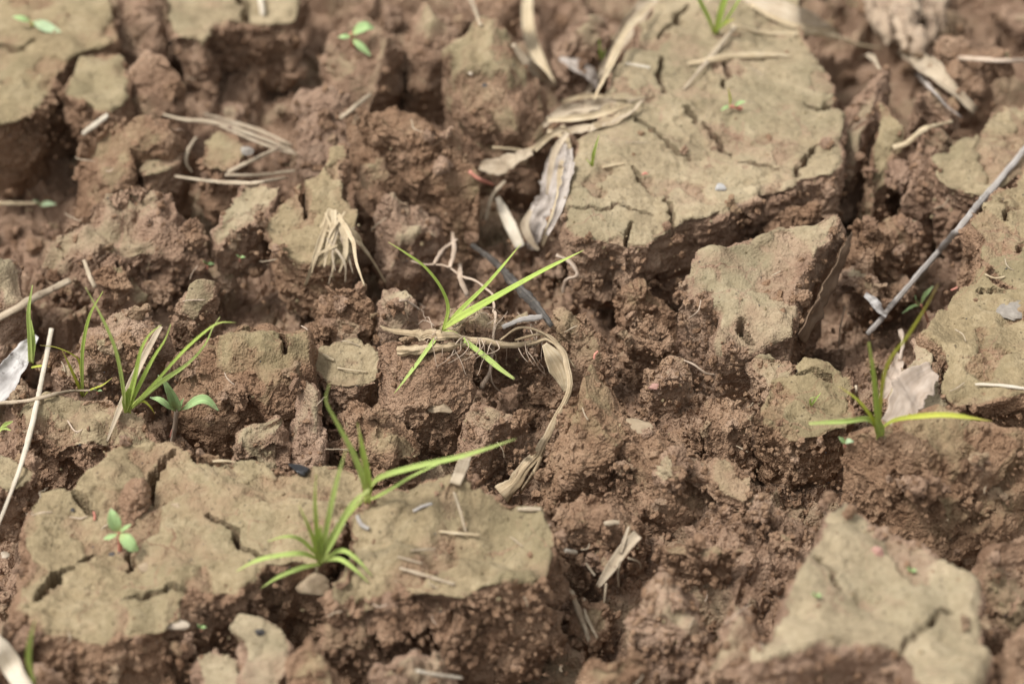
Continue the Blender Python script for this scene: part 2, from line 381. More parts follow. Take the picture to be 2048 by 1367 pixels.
def clod(name, label, cat, outline, h, tilt=(0, 0), thick=.03, df=.05, dh=.0025, under=.86, crust=1., rough=1., lump=.5,
         vox=.0009, cracks=(), group=None, cut=.62, soft=1., pl=.16, chop=0):
    SEED[0] += 23; sd_ = SEED[0]
    O = np.array(outline, float); uc, vc = O.mean(0)
    c0 = at(uc, vc, h); tx, ty = tilt
    nrm = np.array([-tx, -ty, 1.0]); nrm /= np.linalg.norm(nrm)
    def onp(u, v):
        d = ray(u, v); return CAM + d * (np.dot(nrm, c0 - CAM) / np.dot(nrm, d))
    T = np.array([onp(u, v) for u, v in outline])
    T = poly_resample(T, .003)
    J = T.copy(); J[:, 2] = sd_ * .37
    T[:, 0] += .0034 * perlin(J, .011, sd_) + .0016 * perlin(J, .0042, sd_ + 1)
    T[:, 1] += .0034 * perlin(J, .011, sd_ + 2) + .0016 * perlin(J, .0042, sd_ + 3)
    cen = T.mean(0)
    thick = thick + .006 if not chop else thick
    rings = []
    for s, dz in [(under * .93, -thick), (under, -thick * .72), ((1 + under) / 2, -thick * .35), (1.0, -.0008)]:
        Rg = cen + (T - cen) * s; Rg[:, 2] = (cen + (T - cen) * s)[:, 2] * 1.0 + dz; rings.append(Rg)
    for j in range(1, 5):
        th = j / 4 * math.pi / 2
        Rg = cen + (T - cen) * (1 - df * (1 - math.cos(th))) + nrm * dh * math.sin(th); rings.append(Rg)
    bm = bmesh.new(); n = len(T)
    vv = [[bm.verts.new(p) for p in Rg] for Rg in rings]
    for a, b in zip(vv, vv[1:]):
        for i in range(n): bm.faces.new((a[i], a[(i + 1) % n], b[(i + 1) % n], b[i]))
    f1 = bm.faces.new(vv[-1]); f2 = bm.faces.new(vv[0][::-1])
    bmesh.ops.triangulate(bm, faces=[f1, f2])
    bmesh.ops.recalc_face_normals(bm, faces=bm.faces)
    me = bpy.data.meshes.new('tmp'); bm.to_mesh(me); bm.free()
    ob = bpy.data.objects.new('tmp', me); COL.objects.link(ob)
    md = ob.modifiers.new('r', 'REMESH'); md.mode = 'VOXEL'; md.voxel_size = vox if vox < .00085 else vox * 1.12
    dg = bpy.context.evaluated_depsgraph_get(); ev = ob.evaluated_get(dg); em = ev.to_mesh()
    V = np.empty(len(em.vertices) * 3, np.float32); em.vertices.foreach_get('co', V); V = V.reshape(-1, 3).astype(np.float64)
    Nn = np.empty(len(V) * 3, np.float32); em.vertices.foreach_get('normal', Nn); Nn = Nn.reshape(-1, 3).astype(np.float64)
    F = np.empty(len(em.loops), np.int32); em.loops.foreach_get('vertex_index', F); F = F.reshape(-1, 4)
    ev.to_mesh_clear(); bpy.data.objects.remove(ob); bpy.data.meshes.remove(me)
    size = math.sqrt(max(1e-6, np.ptp(T[:, 0]) * np.ptp(T[:, 1])))
    if chop:                                                # large flat break faces
        g = np.random.default_rng(sd_); m0 = V.mean(0)
        for k in range(chop):
            n_ = g.normal(size=3); n_[2] = abs(n_[2]) * .8 + .15
            if k == 0: n_ = np.array([.25 * g.normal(), -.9, .7])          # a face towards the open side
            n_ /= np.linalg.norm(n_); pr = (V - m0) @ n_
            q_ = np.quantile(pr, .80 + .14 * g.random()); V = V - np.clip(pr - q_, 0, None)[:, None] * n_ * .9
        Nn = vnorm(V, F)
    S = V + sd_ * .0317
    up = Nn @ nrm
    top = sstep(cut - .22, cut + .14, up + .38 * perlin(S, .007, sd_ + 4) + .20 * perlin(S, .0025, sd_ + 5) + .30 * perlin(S, .021, sd_ + 61))
    low = np.clip(size * .16, .001, .008) * lump * (fbm(S, max(.012, size * .45), 2, sd_ + 6) + .5 * fbm(S, max(.008, size * .2), 2, sd_ + 7))
    side = rough * (.45 + .75 * sstep(-.2, .4, fbm(S, .04, 2, sd_ + 60))) * crumb(S, sd_ + 8)      # clean fracture faces next to crumbly ones
    flat = soft * (.0016 * fbm(S, .028, 3, sd_ + 20) + .0007 * fbm(S, .0075, 3, sd_ + 21) - .0007 * (worley(warp(S, .006, .003, sd_), .0065, sd_ + 22) < .05)
            + .0007 * np.clip(.12 - worley(S, .009, sd_ + 23), 0, 1) / .12)
    tt = top * min(1, crust * 1.2)
    peel = sstep(pl, pl + .06, fbm(warp(S, .01, .006, sd_ + 40), .032, 3, sd_ + 41)) * top      # places where the crust skin has come off
    flat = flat - .0011 * peel + peel * (.35 * side) + .0006 * facets(S, .011, sd_ + 42) + .0004 * facets(S, .0045, sd_ + 43)
    d = (1 - tt) * side + tt * flat
    mid = sstep(.25, .7, np.abs(up))                                   # layered, splitting sides
    lay = perlin(S * np.array([.35, .35, 1.6]), .006, sd_ + 25)
    d = d + (1 - mid) * (1 - tt) * .0016 * rough * lay
    V = V + Nn * d[:, None]; V[:, 2] += low * np.clip(up, 0, 1) ** 1.0; V += Nn * (low * (1 - np.clip(up, 0, 1)))[:, None] * .6
    kmax = np.zeros(len(V))
    for line, wpx, depth in cracks:
        Lw = np.array([onp(u, v)[:2] for u, v in line]); fine = [Lw[0]]
        for a, b in zip(Lw, Lw[1:]):
            k = max(2, int(np.linalg.norm(b - a) / .0012))
            fine += [a + (b - a) * i / k for i in range(1, k + 1)]
        fine = np.array(fine); J = np.c_[fine, np.full(len(fine), sd_ * .1)]
        fine[:, 0] += .0030 * perlin(J, .006, sd_ + 31) + .0016 * perlin(J, .0026, sd_ + 34); fine[:, 1] += .0030 * perlin(J, .006, sd_ + 32) + .0016 * perlin(J, .0026, sd_ + 35)
        dist, fr = seg_dist(V[:, :2], fine)
        wd = wpx * .0002 * .50 * (.25 + .85 * np.sin(np.pi * np.clip(fr, .04, .96))) * (1 + .7 * perlin(np.c_[V[:, :2], V[:, :1] * 0], .004, sd_ + 33)) + .00055
        k = np.clip(1 - (dist / wd), 0, 1) * (up > .2)
        kmax = np.maximum(kmax, k)
        V[:, 2] -= 2.4 * depth * np.clip(k * 3.0, 0, 1)
    crk = np.zeros(len(V)) if not cracks else (kmax > .05)
    base = np.array([cen[0], cen[1], V[:, 2].min()])
    cr = np.clip(top * crust - .50 * peel + .55 * sstep(.2, .9, up) * sstep(-.15, .4, fbm(S, .03, 3, sd_ + 50)), 0, 1)
    cr = np.where(crk > 0, np.minimum(cr, .3), cr)             # fresh brown soil shows inside a crack
    o = link(name, np_mesh(name, V - base, F, SOIL, {'crust': cr}), base)
    tag(o, label, cat, group); stamp(V, cr)
    return o

FINE = .00082
# ---- large crust slabs ----
clod('crust_plate', 'big pale crust slab with several thin cracks, dry husks along its left edge', 'soil slab',
     [(1127, 452), (1130, 405), (1150, 335), (1162, 290), (1200, 240), (1212, 190), (1225, 145), (1255, 105), (1285, 55), (1315, 15), (1340, -40), (1600, -40), (1600, 30),
      (1612, 80), (1640, 130), (1670, 170), (1676, 215), (1685, 250), (1672, 330), (1660, 362), (1602, 368), (1560, 388), (1480, 408), (1430, 435),
      (1370, 447), (1330, 470), (1290, 492), (1250, 500), (1200, 488), (1150, 470)], .036, (-.03, .02), .038, df=.03, dh=.002, under=.97, vox=.00075, cut=.55,
     cracks=[([(1369, 223), (1380, 236), (1392, 253)], 8, .006), ([(1412, 250), (1435, 275), (1442, 290), (1456, 303)], 7, .006),
             ([(1442, 130), (1455, 155), (1448, 185)], 5, .004), ([(1608, 214), (1635, 220), (1655, 208), (1684, 212)], 9, .008),
             ([(1588, 352), (1610, 325), (1635, 295)], 5, .004), ([(1268, 243), (1295, 262), (1312, 275), (1330, 293)], 7, .006), ([(1330, 293), (1355, 315), (1372, 322)], 4, .003),
             ([(1268, 352), (1285, 378)], 7, .005), ([(1317, 88), (1345, 60), (1371, 28)], 7, .006), ([(1322, 190), (1318, 150), (1322, 120)], 5, .004),
             ([(1340, 468), (1345, 440), (1335, 415), (1325, 395)], 3, .003), ([(1255, 498), (1252, 470), (1262, 450)], 3, .003), ([(1130, 430), (1180, 438), (1240, 425), (1300, 432)], 1.5, .002),
             ([(1480, 330), (1520, 335), (1560, 345)], 4, .003)])
clod('crust_plate', 'long pale slab with red-stemmed seedling, notched by open cracks', 'soil slab',
     [(35, 1235), (38, 1200), (66, 1140), (60, 1090), (43, 1060), (60, 1030), (88, 988), (140, 985), (160, 955), (200, 928), (240, 897), (300, 890), (345, 903), (390, 913), (520, 930),
      (600, 943), (690, 930), (742, 958), (722, 1010), (692, 1060), (662, 1120), (640, 1140), (600, 1130), (555, 1142), (520, 1140), (508, 1185), (470, 1200),
      (420, 1196), (385, 1186), (372, 1212), (366, 1240), (342, 1250), (330, 1276), (255, 1280), (220, 1300), (150, 1292), (92, 1282), (60, 1252)], .031, (.0, .10), .034,
     df=.03, dh=.003, under=1.02, vox=.00075, cut=.5, lump=.8,
     cracks=[([(343, 915), (312, 955), (300, 985), (296, 1005)], 13, .012), ([(148, 1002), (170, 1018), (188, 1033)], 9, .008), ([(72, 1215), (88, 1185), (120, 1152), (142, 1138)], 15, .014),
             ([(255, 1098), (264, 1120), (247, 1142)], 6, .005), ([(422, 1033), (462, 1066), (492, 1104), (522, 1138)], 5, .005), ([(385, 922), (405, 934), (430, 930)], 7, .005),
             ([(165, 1125), (190, 1108)], 4, .004), ([(260, 1205), (300, 1200), (340, 1185), (372, 1200)], 6, .004)])
clod('crust_plate', 'thick slab with flecked top and broken brown front face, short straws on it', 'soil slab',
     [(662, 1195), (680, 1130), (694, 1062), (730, 1012), (775, 975), (840, 965), (930, 975), (1000, 998), (1085, 1015), (1108, 1060), (1114, 1110), (1100, 1165), (1020, 1180),
      (930, 1194), (820, 1196), (730, 1210), (690, 1212)], .036, (-.06, .12), .036, df=.05, dh=.003, under=1.06, vox=.0008, cut=.66, lump=1.2, pl=.02, rough=1.3,
     cracks=[([(700, 1215), (715, 1190), (720, 1170)], 6, .005)])
clod('crust_plate', 'bulky pale triangular slab with a small pink pebble on top', 'soil slab',
     [(1480, 1345), (1478, 1316), (1530, 1282), (1558, 1235), (1572, 1170), (1608, 1110), (1640, 1050), (1685, 1008), (1722, 1030), (1760, 1073), (1800, 1085), (1850, 1100), (1900, 1150),
      (1940, 1175), (1950, 1240), (1955, 1290), (1982, 1330), (1965, 1420), (1860, 1420), (1800, 1335), (1750, 1314), (1610, 1312), (1550, 1338)], .050, (-.10, .08), .05,
     df=.09, dh=.006, under=1.02, vox=.0010, cut=.50, crust=1., rough=.8, lump=.9,
     cracks=[([(1800, 1325), (1830, 1290), (1860, 1272), (1895, 1248)], 1.5, .003), ([(1632, 1125), (1650, 1160), (1675, 1195)], 4, .002)])
clod('crust_plate', 'pale slab with fine pores under the tip of the grey twig', 'soil slab',
     [(1935, 455), (1960, 420), (2000, 390), (2055, 332), (2120, 325), (2120, 590), (2040, 590), (1992, 562), (1955, 522), (1966, 490)], .048, (-.05, .05), .05, df=.03, dh=.002, under=.93,
     vox=.00085, cut=.55, cracks=[([(2000, 400), (2012, 430), (2005, 450)], 5, .004), ([(2030, 520), (2048, 500)], 4, .003)])
clod('crust_plate', 'smooth pale slab split by a jagged crack, grey patch on top', 'soil slab',
     [(1962, 542), (2000, 580), (2120, 585), (2120, 790), (2000, 800), (1920, 826), (1905, 805), (1882, 775), (1886, 725), (1866, 690), (1836, 672), (1880, 620), (1930, 566)],
     .046, (.0, .03), .05, df=.03, dh=.002, under=.93, vox=.0009, cut=.55, cracks=[([(1950, 590), (1985, 584), (2010, 590)], 6, .005)])
clod('crust_plate', 'narrow pale slab partly covered by a crumpled whitish leaf', 'soil slab',
     [(1768, 845), (1790, 765), (1830, 682), (1852, 692), (1870, 732), (1864, 782), (1896, 818), (1858, 846), (1800, 866), (1766, 872)], .041, (0, .05), .04, df=.05, dh=.002, vox=.0009, cut=.55)
clod('crust_plate', 'pale slab with a curved lower edge beside a bent straw', 'soil slab',
     [(1860, 322), (1900, 300), (1940, 282), (1970, 252), (2002, 215), (2060, 192), (2120, 200), (2120, 330), (2012, 370), (1962, 405), (1902, 386), (1872, 356)], .034, (-.05, .1), .035, vox=.001, cut=.55)
clod('crust_plate', 'round pale plate leaning in the crumbs with a tiny grass tuft', 'soil slab',
     [(1505, 842), (1520, 802), (1545, 772), (1598, 752), (1586, 735), (1612, 722), (1652, 735), (1682, 765), (1702, 800), (1697, 842), (1690, 868), (1642, 880), (1592, 888), (1545, 868)],
     .030, (.0, .10), .022, df=.04, dh=.002, vox=FINE, cut=.55, cracks=[([(1597, 752), (1625, 762), (1660, 772)], 6, .005)])
clod('crust_plate', 'small green-grey plate standing beside the round plate', 'soil slab',
     [(1497, 726), (1540, 708), (1575, 745), (1570, 766), (1545, 780), (1515, 756)], .024, (.1, .5), .014, vox=FINE)
clod('crust_plate', 'wide pale slab carrying a two-leaved mint seedling', 'soil slab',
     [(-60, -60), (215, -60), (232, 40), (243, 85), (228, 98), (188, 106), (140, 128), (120, 165), (100, 190), (92, 215), (60, 238), (30, 250), (-5, 262), (-60, 262)], .030, (0, .03), .04, vox=.0012, cut=.5,
     cracks=[([(0, 100), (40, 110), (70, 95)], 5, .004)])
clod('crust_plate', 'small square slab beside a white chip, bounded by a dark crack', 'soil slab',
     [(130, 172), (148, 138), (182, 120), (236, 112), (250, 140), (255, 185), (268, 192), (247, 220), (212, 237), (170, 217), (130, 192)], .030, (0, .03), .035, vox=.0012, cut=.5)
clod('crust_plate', 'pale slab with a dark front and a crack down its middle', 'soil slab',
     [(335, -40), (610, -40), (593, 45), (540, 54), (480, 52), (432, 56), (412, 100), (385, 92), (345, 68), (332, 40)], .026, (0, .03), .035, vox=.0012, cut=.5,
     cracks=[([(478, -20), (486, 20), (492, 52)], 8, .008)])
clod('crust_plate', 'narrow slanting shard of pale crust beside a split', 'soil slab',
     [(428, 485), (445, 430), (480, 386), (562, 372), (556, 400), (522, 440), (472, 470), (442, 494)], .028, (.15, .35), .02, vox=.001, cut=.5)
clod('crust_plate', 'tall pointed shard of pale crust under a frayed straw tuft', 'soil slab',
     [(535, 450), (546, 430), (600, 372), (648, 345), (664, 302), (690, 300), (682, 345), (690, 400), (716, 420), (712, 470), (692, 530), (640, 542), (572, 520), (546, 490)], .030, (.05, .45), .025, vox=.001, cut=.5,
     cracks=[([(600, 372), (612, 400), (606, 430)], 5, .004)])
clod('crust_plate', 'torn pale crust edge jutting out over the gap by the long straw', 'soil slab', [(-60, 915), (30, 918), (76, 940), (70, 966), (30, 988), (-60, 1000)], .022, (0, .1), .02, vox=.001)
clod('crust_plate', 'small flat pale plate with a short straw on it', 'soil slab', [(618, 748), (640, 702), (700, 688), (760, 706), (752, 760), (702, 780), (650, 776)], .014, (0, .15), .014, vox=FINE, cut=.5)
clod('crust_plate', 'tan ledge of crust carrying the grass clump', 'soil slab',
     [(15, 815), (60, 797), (130, 785), (232, 804), (272, 830), (330, 878), (292, 906), (200, 900), (100, 908), (50, 890)], .018, (0, .28), .026, df=.12, dh=.004, vox=.00085, cut=.80, crust=.8, lump=1)
clod('crust_plate', 'pale flake tucked below the straw bundle', 'soil slab', [(272, 345), (300, 312), (350, 305), (365, 330), (330, 355), (290, 362)], .022, (0, .1), .015, vox=.0012)
clod('crust_plate', 'pale lump of crust between crossing straws', 'soil slab', [(395, 330), (405, 285), (440, 262), (475, 275), (500, 320), (470, 348), (420, 350)], .024, (0, .2), .02, vox=.0012)
clod('crust_plate', 'tan block with a dark speck under the front of the cracked slab', 'soil slab',
     [(468, 1262), (480, 1244), (540, 1240), (576, 1260), (592, 1290), (582, 1330), (562, 1390), (500, 1390), (485, 1312)], .026, (.05, .3), .03, df=.1, dh=.003, vox=.0009, cut=.5)
clod('crust_plate', 'small tan wedge beside a dark hollow', 'soil slab', [(390, 1316), (420, 1296), (460, 1310), (482, 1342), (482, 1390), (422, 1390), (395, 1352)], .016, (.1, .3), .02, vox=.001, cut=.6)
clod('crust_plate', 'thin curved flake of soil edge-on among crumbs', 'soil slab', [(1310, 1098), (1360, 1090), (1430, 1096), (1480, 1104), (1470, 1114), (1400, 1112), (1340, 1114)], .022, (0, .3), .008, vox=FINE, crust=.5)
clod('crust_plate', 'small angular plate propped beside a dark pit', 'soil slab', [(1420, 936), (1450, 920), (1502, 940), (1512, 970), (1482, 1018), (1450, 990)], .024, (.1, .45), .010, vox=FINE, crust=.6)

# ---- brown clods ----
def bc(label, outline, h, tilt=(0, .35), thick=.03, df=.35, dh=.008, crust=.45, rough=1., lump=1., vox=.0009, cut=.72, **k):
    clod('soil_clod', label, 'soil clod', outline, h + .005, tilt, thick + .012, df, dh, .92, crust, rough * .62, lump, vox, cut=cut, chop=k.pop('chop', 6), **k)
bc('large brown clod with a smooth pale underside above a dark gap', [(350, 742), (360, 700), (400, 672), (440, 642), (480, 592), (540, 562), (600, 578), (640, 602), (642, 650), (640, 700), (622, 740), (590, 778), (500, 788), (400, 796), (355, 776)],
   .028, (0, .40), .03, .30, .010, .38, .6, cut=.74, cracks=[([(560, 665), (575, 690), (568, 700)], 5, .005), ([(480, 660), (520, 655)], 5, .004)])
bc('big rounded boulder-like clod with a greenish side', [(885, 128), (902, 90), (960, 52), (1040, 46), (1090, 80), (1130, 170), (1112, 222), (1060, 252), (1010, 266), (940, 250), (905, 220), (905, 172)], .034, (.25, .45), .04, .45, .014, .85, .5, 1, .0012, cut=.55)
bc('tall jagged clod tipped on edge beside the smooth brown sheet', [(1355, 572), (1385, 502), (1480, 490), (1560, 452), (1620, 436), (1672, 430), (1676, 460), (1640, 512), (1602, 580), (1592, 640), (1580, 690), (1540, 702), (1480, 722), (1440, 732), (1420, 690), (1440, 640), (1402, 612), (1372, 600)],
   .030, (.0, .42), .034, .10, .004, .62, .9, .8, .0008, cut=.64, chop=0, cracks=[([(1500, 715), (1492, 690), (1478, 665)], 7, .008)])
bc('pyramid-shaped brown clod hung with the dry stem', [(1130, 765), (1180, 702), (1240, 670), (1260, 674), (1252, 740), (1300, 790), (1312, 812), (1260, 832), (1230, 870), (1180, 900), (1130, 932), (1082, 960), (1050, 950), (1080, 890), (1110, 830)],
   .036, (.10, .70), .045, .16, .005, .25, 1.0, .8, FINE)
bc('wide brown clod under the cut stem end with a square hollow', [(735, 722), (760, 692), (800, 672), (900, 678), (950, 712), (948, 772), (912, 812), (860, 806), (800, 802), (750, 786)], .026, (0, .45), .03, .15, .005, .35, .8, 1, FINE)
bc('crumbly mound holding the roots of the star-shaped grass', [(830, 645), (880, 602), (930, 580), (962, 594), (1020, 610), (1052, 640), (1000, 668), (880, 664)], .030, (0, .3), .02, .4, .008, .35, 1.2, 1, FINE)
bc('rounded brown clod behind the bend of the dry stem', [(1035, 655), (1100, 625), (1200, 640), (1228, 670), (1212, 722), (1150, 742), (1080, 732), (1040, 702)], .020, (0, .4), .025, .35, .009, .1, 1.1, 1, FINE)
bc('broad brown clod with coarse grain beside a dark pit', [(1195, 932), (1250, 870), (1300, 842), (1372, 850), (1412, 900), (1422, 950), (1382, 1002), (1300, 992), (1230, 980)], .020, (0, .35), .03, .35, .009, .15, 1, 1, FINE)
bc('dark layered shard lying in front of the stem clod', [(895, 862), (920, 820), (970, 792), (1060, 790), (1064, 820), (1030, 850), (980, 870), (920, 882)], .020, (.0, .4), .014, .1, .003, .5, .8, .8, FINE)
bc('chunky clod with a pale face next to the long straw blade', [(462, 862), (500, 812), (540, 795), (562, 830), (578, 880), (560, 920), (520, 922), (470, 892)], .022, (.25, .5), .03, .2, .006, .8, .7, 1, .00085, cut=.66)
bc('upright crumbly brown clod in front of the dark gap', [(565, 802), (600, 766), (640, 790), (656, 850), (650, 900), (620, 932), (590, 912), (575, 862)], .022, (0, .5), .03, .35, .008, .1, 1.2, 1, .00085)
bc('brown clod behind the tall green grass blade', [(655, 802), (700, 780), (780, 790), (832, 820), (842, 870), (822, 922), (760, 932), (690, 922), (657, 882)], .018, (0, .45), .03, .3, .008, .15, 1.1, 1, .0008)
bc('long lumpy brown ridge below the straw bundle', [(60, 472), (90, 422), (150, 402), (250, 376), (340, 370), (420, 394), (436, 430), (402, 470), (330, 482), (230, 492), (150, 502), (100, 512)], .024, (0, .4), .03, .35, .010, .1, 1.5, 1.2, .001)
bc('brown clod with a tan lower edge above the straw bundle', [(125, 332), (142, 290), (200, 242), (270, 192), (302, 190), (385, 230), (382, 270), (330, 300), (270, 302), (262, 340), (202, 366), (140, 364), (112, 346)], .026, (0, .35), .03, .3, .008, .45, 1, 1, .0012)
bc('dark brown clod next to the square slab', [(252, 92), (300, 100), (350, 112), (376, 140), (362, 188), (300, 192), (258, 182)], .028, (.1, .3), .03, .35, .008, .1, 1, 1, .0012)
bc('reddish brown clod squeezed between two pale slabs', [(225, -20), (250, -30), (320, -30), (328, 40), (335, 85), (290, 95), (255, 80), (240, 40)], .024, (0, .2), .03, .3, .008, .05, 1, 1, .0012)
bc('warm brown rounded clod carrying a tiny seedling', [(640, 52), (690, 12), (760, 0), (802, 20), (812, 70), (790, 122), (740, 180), (690, 172), (650, 112)], .032, (0, .35), .04, .4, .012, .4, 1, 1, .0012)
bc('brown clod with a squared shoulder next to the round boulder', [(800, 32), (860, 18), (915, 14), (932, 45), (890, 86), (842, 110), (800, 122)], .034, (.1, .3), .04, .3, .008, .3, 1, 1, .0012)
bc('long diagonal crumbly clod left of the dry twig', [(735, 182), (800, 146), (842, 165), (852, 202), (882, 240), (912, 280), (942, 330), (962, 386), (930, 396), (890, 345), (800, 292), (740, 262), (720, 222)], .034, (-.1, .45), .035, .25, .008, .15, 1.5, 1.1, .001)
bc('tan-topped clod beneath the long diagonal clod', [(748, 402), (790, 376), (832, 358), (882, 380), (872, 432), (822, 472), (770, 474)], .022, (-.1, .4), .03, .2, .006, .6, 1, 1, .001, cut=.7)
bc('plain brown clod behind the pointed shard', [(690, 305), (730, 290), (770, 320), (772, 380), (745, 412), (712, 408), (696, 370)], .024, (0, .4), .03, .35, .008, .1, 1.1, 1, .0011)
bc('rough brown clod in shade below the round boulder', [(600, 180), (650, 150), (700, 190), (718, 250), (700, 292), (650, 300), (600, 290), (590, 230)], .022, (0, .35), .03, .35, .010, .1, 1.3, 1, .0012)
bc('crumbly brown clod by the dark crack of the pale slab', [(690, 185), (712, 175), (735, 210), (745, 270), (735, 300), (700, 290), (690, 240)], .028, (0, .35), .03, .3, .008, .1, 1.3, 1, .0012)
bc('tall brown clod wedged against the big cracked slab', [(1690, 172), (1720, 132), (1760, 130), (1790, 160), (1782, 202), (1752, 222), (1722, 272), (1702, 332), (1680, 322), (1682, 222)], .028, (0, .35), .03, .25, .006, .25, 1, 1, .001)
bc('slender clod with a pale flat side next to the big slab', [(1722, 352), (1752, 282), (1762, 212), (1800, 196), (1832, 236), (1826, 262), (1792, 302), (1762, 352), (1722, 384), (1700, 392)], .026, (.25, .35), .03, .12, .004, .8, .8, 1, .001, cut=.66)
bc('small round clod under the dark husk', [(1828, 182), (1860, 165), (1895, 178), (1912, 215), (1895, 242), (1850, 250), (1828, 225)], .026, (0, .3), .03, .4, .010, .05, 1.2, 1, .0011)
bc('crumbly ridge along the edge of the curved slab', [(1800, 335), (1825, 285), (1880, 255), (1940, 232), (1962, 245), (1935, 280), (1890, 302), (1860, 325), (1875, 365), (1850, 385), (1815, 370)], .026, (0, .3), .03, .35, .008, .05, 1.4, 1, .001)
bc('big soft brown mound below the yellowing grass', [(1672, 965), (1690, 892), (1742, 866), (1800, 862), (1870, 834), (1932, 838), (2000, 806), (2110, 795), (2110, 1000), (2000, 1012), (1900, 1052), (1850, 1072), (1790, 1062), (1740, 1002)],
   .032, (0, .45), .04, .25, .012, .2, 1.2, 1.2, .001)
bc('brown clod split off below the soft mound', [(1890, 1132), (1930, 1090), (2000, 1075), (2100, 1090), (2100, 1230), (2020, 1245), (1950, 1230), (1910, 1190)], .026, (0, .35), .03, .3, .010, .15, 1.2, 1, .0011)
bc('wedge of brown soil by the triangular slab', [(1360, 1312), (1390, 1290), (1450, 1222), (1480, 1172), (1540, 1152), (1572, 1182), (1562, 1232), (1532, 1292), (1480, 1332), (1400, 1334)], .040, (.1, .3), .04, .2, .006, .45, .8, 1, .001)
bc('brown lump below the tip of the triangular slab', [(1985, 1260), (2040, 1240), (2110, 1250), (2110, 1400), (1990, 1400), (1965, 1330)], .036, (0, .35), .04, .35, .010, .1, 1.2, 1, .0012)
bc('crumbly brown clod next to the tan block', [(575, 1310), (620, 1282), (670, 1290), (695, 1330), (700, 1400), (570, 1400)], .026, (0, .3), .03, .35, .010, .15, 1.3, 1, .0009)
bc('brown clod under the end of the wide pale straw leaf', [(40, 1320), (75, 1300), (110, 1312), (125, 1350), (110, 1400), (40, 1400)], .020, (0, .3), .03, .35, .008, .2, 1.2, 1, .001)
bc('grey-brown lump beside the cracked slab corner', [(-40, 1242), (15, 1238), (40, 1262), (28, 1285), (-40, 1290)], .026, (0, .3), .03, .3, .006, .5, 1, 1, .001)
bc('brown clod bridging behind the grass clump', [(95, 645), (150, 612), (230, 602), (300, 640), (332, 690), (302, 722), (200, 732), (130, 722)], .018, (0, .4), .03, .35, .010, .2, 1.2, 1.1, .001)
bc('pale lumpy clod with tiny green shoots', [(325, 602), (345, 560), (390, 545), (440, 560), (430, 600), (395, 625), (350, 622)], .022, (0, .4), .025, .3, .008, .7, 1, 1, .001, cut=.7)
bc('flat tan clod in shade under the brown ridge', [(160, 560), (200, 528), (280, 515), (300, 545), (260, 575), (190, 582)], .014, (0, .3), .02, .2, .006, .7, 1, 1, .0011, cut=.66)
bc('smooth buff clod at the end of the lying straw', [(-60, 500), (10, 478), (40, 530), (45, 590), (20, 620), (-60, 620)], .022, (0, .3), .03, .3, .008, .75, .7, 1, .0012, cut=.6)
bc('brown crumb-covered clod near the frayed straw tuft', [(630, 560), (680, 545), (740, 560), (752, 620), (720, 660), (660, 665), (635, 620)], .016, (0, .4), .03, .35, .009, .1, 1.4, 1, .0009)
bc('thin upright flake with a pointed top beside the star-shaped grass', [(745, 600), (765, 570), (782, 530), (800, 560), (825, 600), (830, 650), (790, 655), (755, 640)], .020, (0, .7), .012, .15, .003, .45, .8, .8, FINE)
bc('brown clod in the shadow of the big cracked slab', [(1230, 585), (1290, 560), (1340, 575), (1352, 620), (1320, 660), (1260, 660), (1232, 625)], .010, (0, .4), .025, .35, .009, .05, 1.2, 1, FINE)
bc('rounded clod between the stem bend and the tipped clod', [(1240, 640), (1285, 620), (1340, 640), (1352, 690), (1320, 725), (1270, 715), (1245, 680)], .012, (0, .45), .025, .35, .009, .05, 1.1, 1, FINE)
bc('loose brown clod left of the white rootlet', [(1290, 720), (1340, 700), (1385, 725), (1392, 765), (1350, 790), (1300, 770)], .016, (0, .4), .02, .35, .008, .1, 1.1, 1, FINE)
bc('grainy clod crumbling beneath the round plate', [(1400, 800), (1450, 780), (1500, 810), (1512, 870), (1470, 900), (1420, 880)], .016, (0, .4), .02, .35, .008, .05, 1.4, 1, FINE)
bc('heaped brown clod below the broken face of the thick slab', [(700, 1345), (760, 1300), (850, 1295), (920, 1315), (940, 1400), (700, 1400)], .018, (0, .3), .03, .35, .010, .1, 1.4, 1, .0009)
bc('brown clod beside the dark pit and the frayed straw chip', [(1120, 1345), (1160, 1300), (1230, 1285), (1290, 1310), (1310, 1400), (1120, 1400)], .020, (0, .3), .03, .35, .010, .15, 1.3, 1, .0009)
bc('brown clod with rubbly top right of the frayed straw chip', [(1270, 1210), (1310, 1170), (1380, 1150), (1440, 1175), (1450, 1225), (1400, 1270), (1320, 1280), (1280, 1250)], .022, (0, .35), .03, .35, .010, .25, 1.3, 1, .0009)
bc('low crumbly clod behind the thick slab', [(1110, 1020), (1160, 990), (1250, 985), (1310, 1010), (1300, 1050), (1220, 1070), (1140, 1075)], .018, (0, .3), .025, .35, .008, .2, 1.3, 1, .0009)
bc('rust-brown clod at the foot of the tipped clod', [(1430, 640), (1500, 615), (1560, 640), (1570, 690), (1500, 720), (1440, 700)], .010, (0, .4), .02, .35, .008, .05, 1.2, 1, FINE)
bc('small clod on the shaded wall of the big slab', [(1470, 470), (1530, 440), (1600, 425), (1640, 440), (1600, 470), (1520, 490)], .016, (0, .3), .03, .35, .008, .05, 1.3, 1, .0009)
bc('flat brown clod on the floor of the hollow by the grey twig', [(1690, 470), (1740, 430), (1820, 430), (1850, 480), (1800, 520), (1720, 520)], .010, (0, .2), .02, .35, .006, .1, 1, 1, .001)
bc('buff ledge of soil in the hollow behind the smooth sheet', [(1690, 515), (1730, 498), (1765, 510), (1760, 545), (1710, 552)], .014, (0, .2), .012, .2, .004, .5, 1, 1, .001, cut=.7)
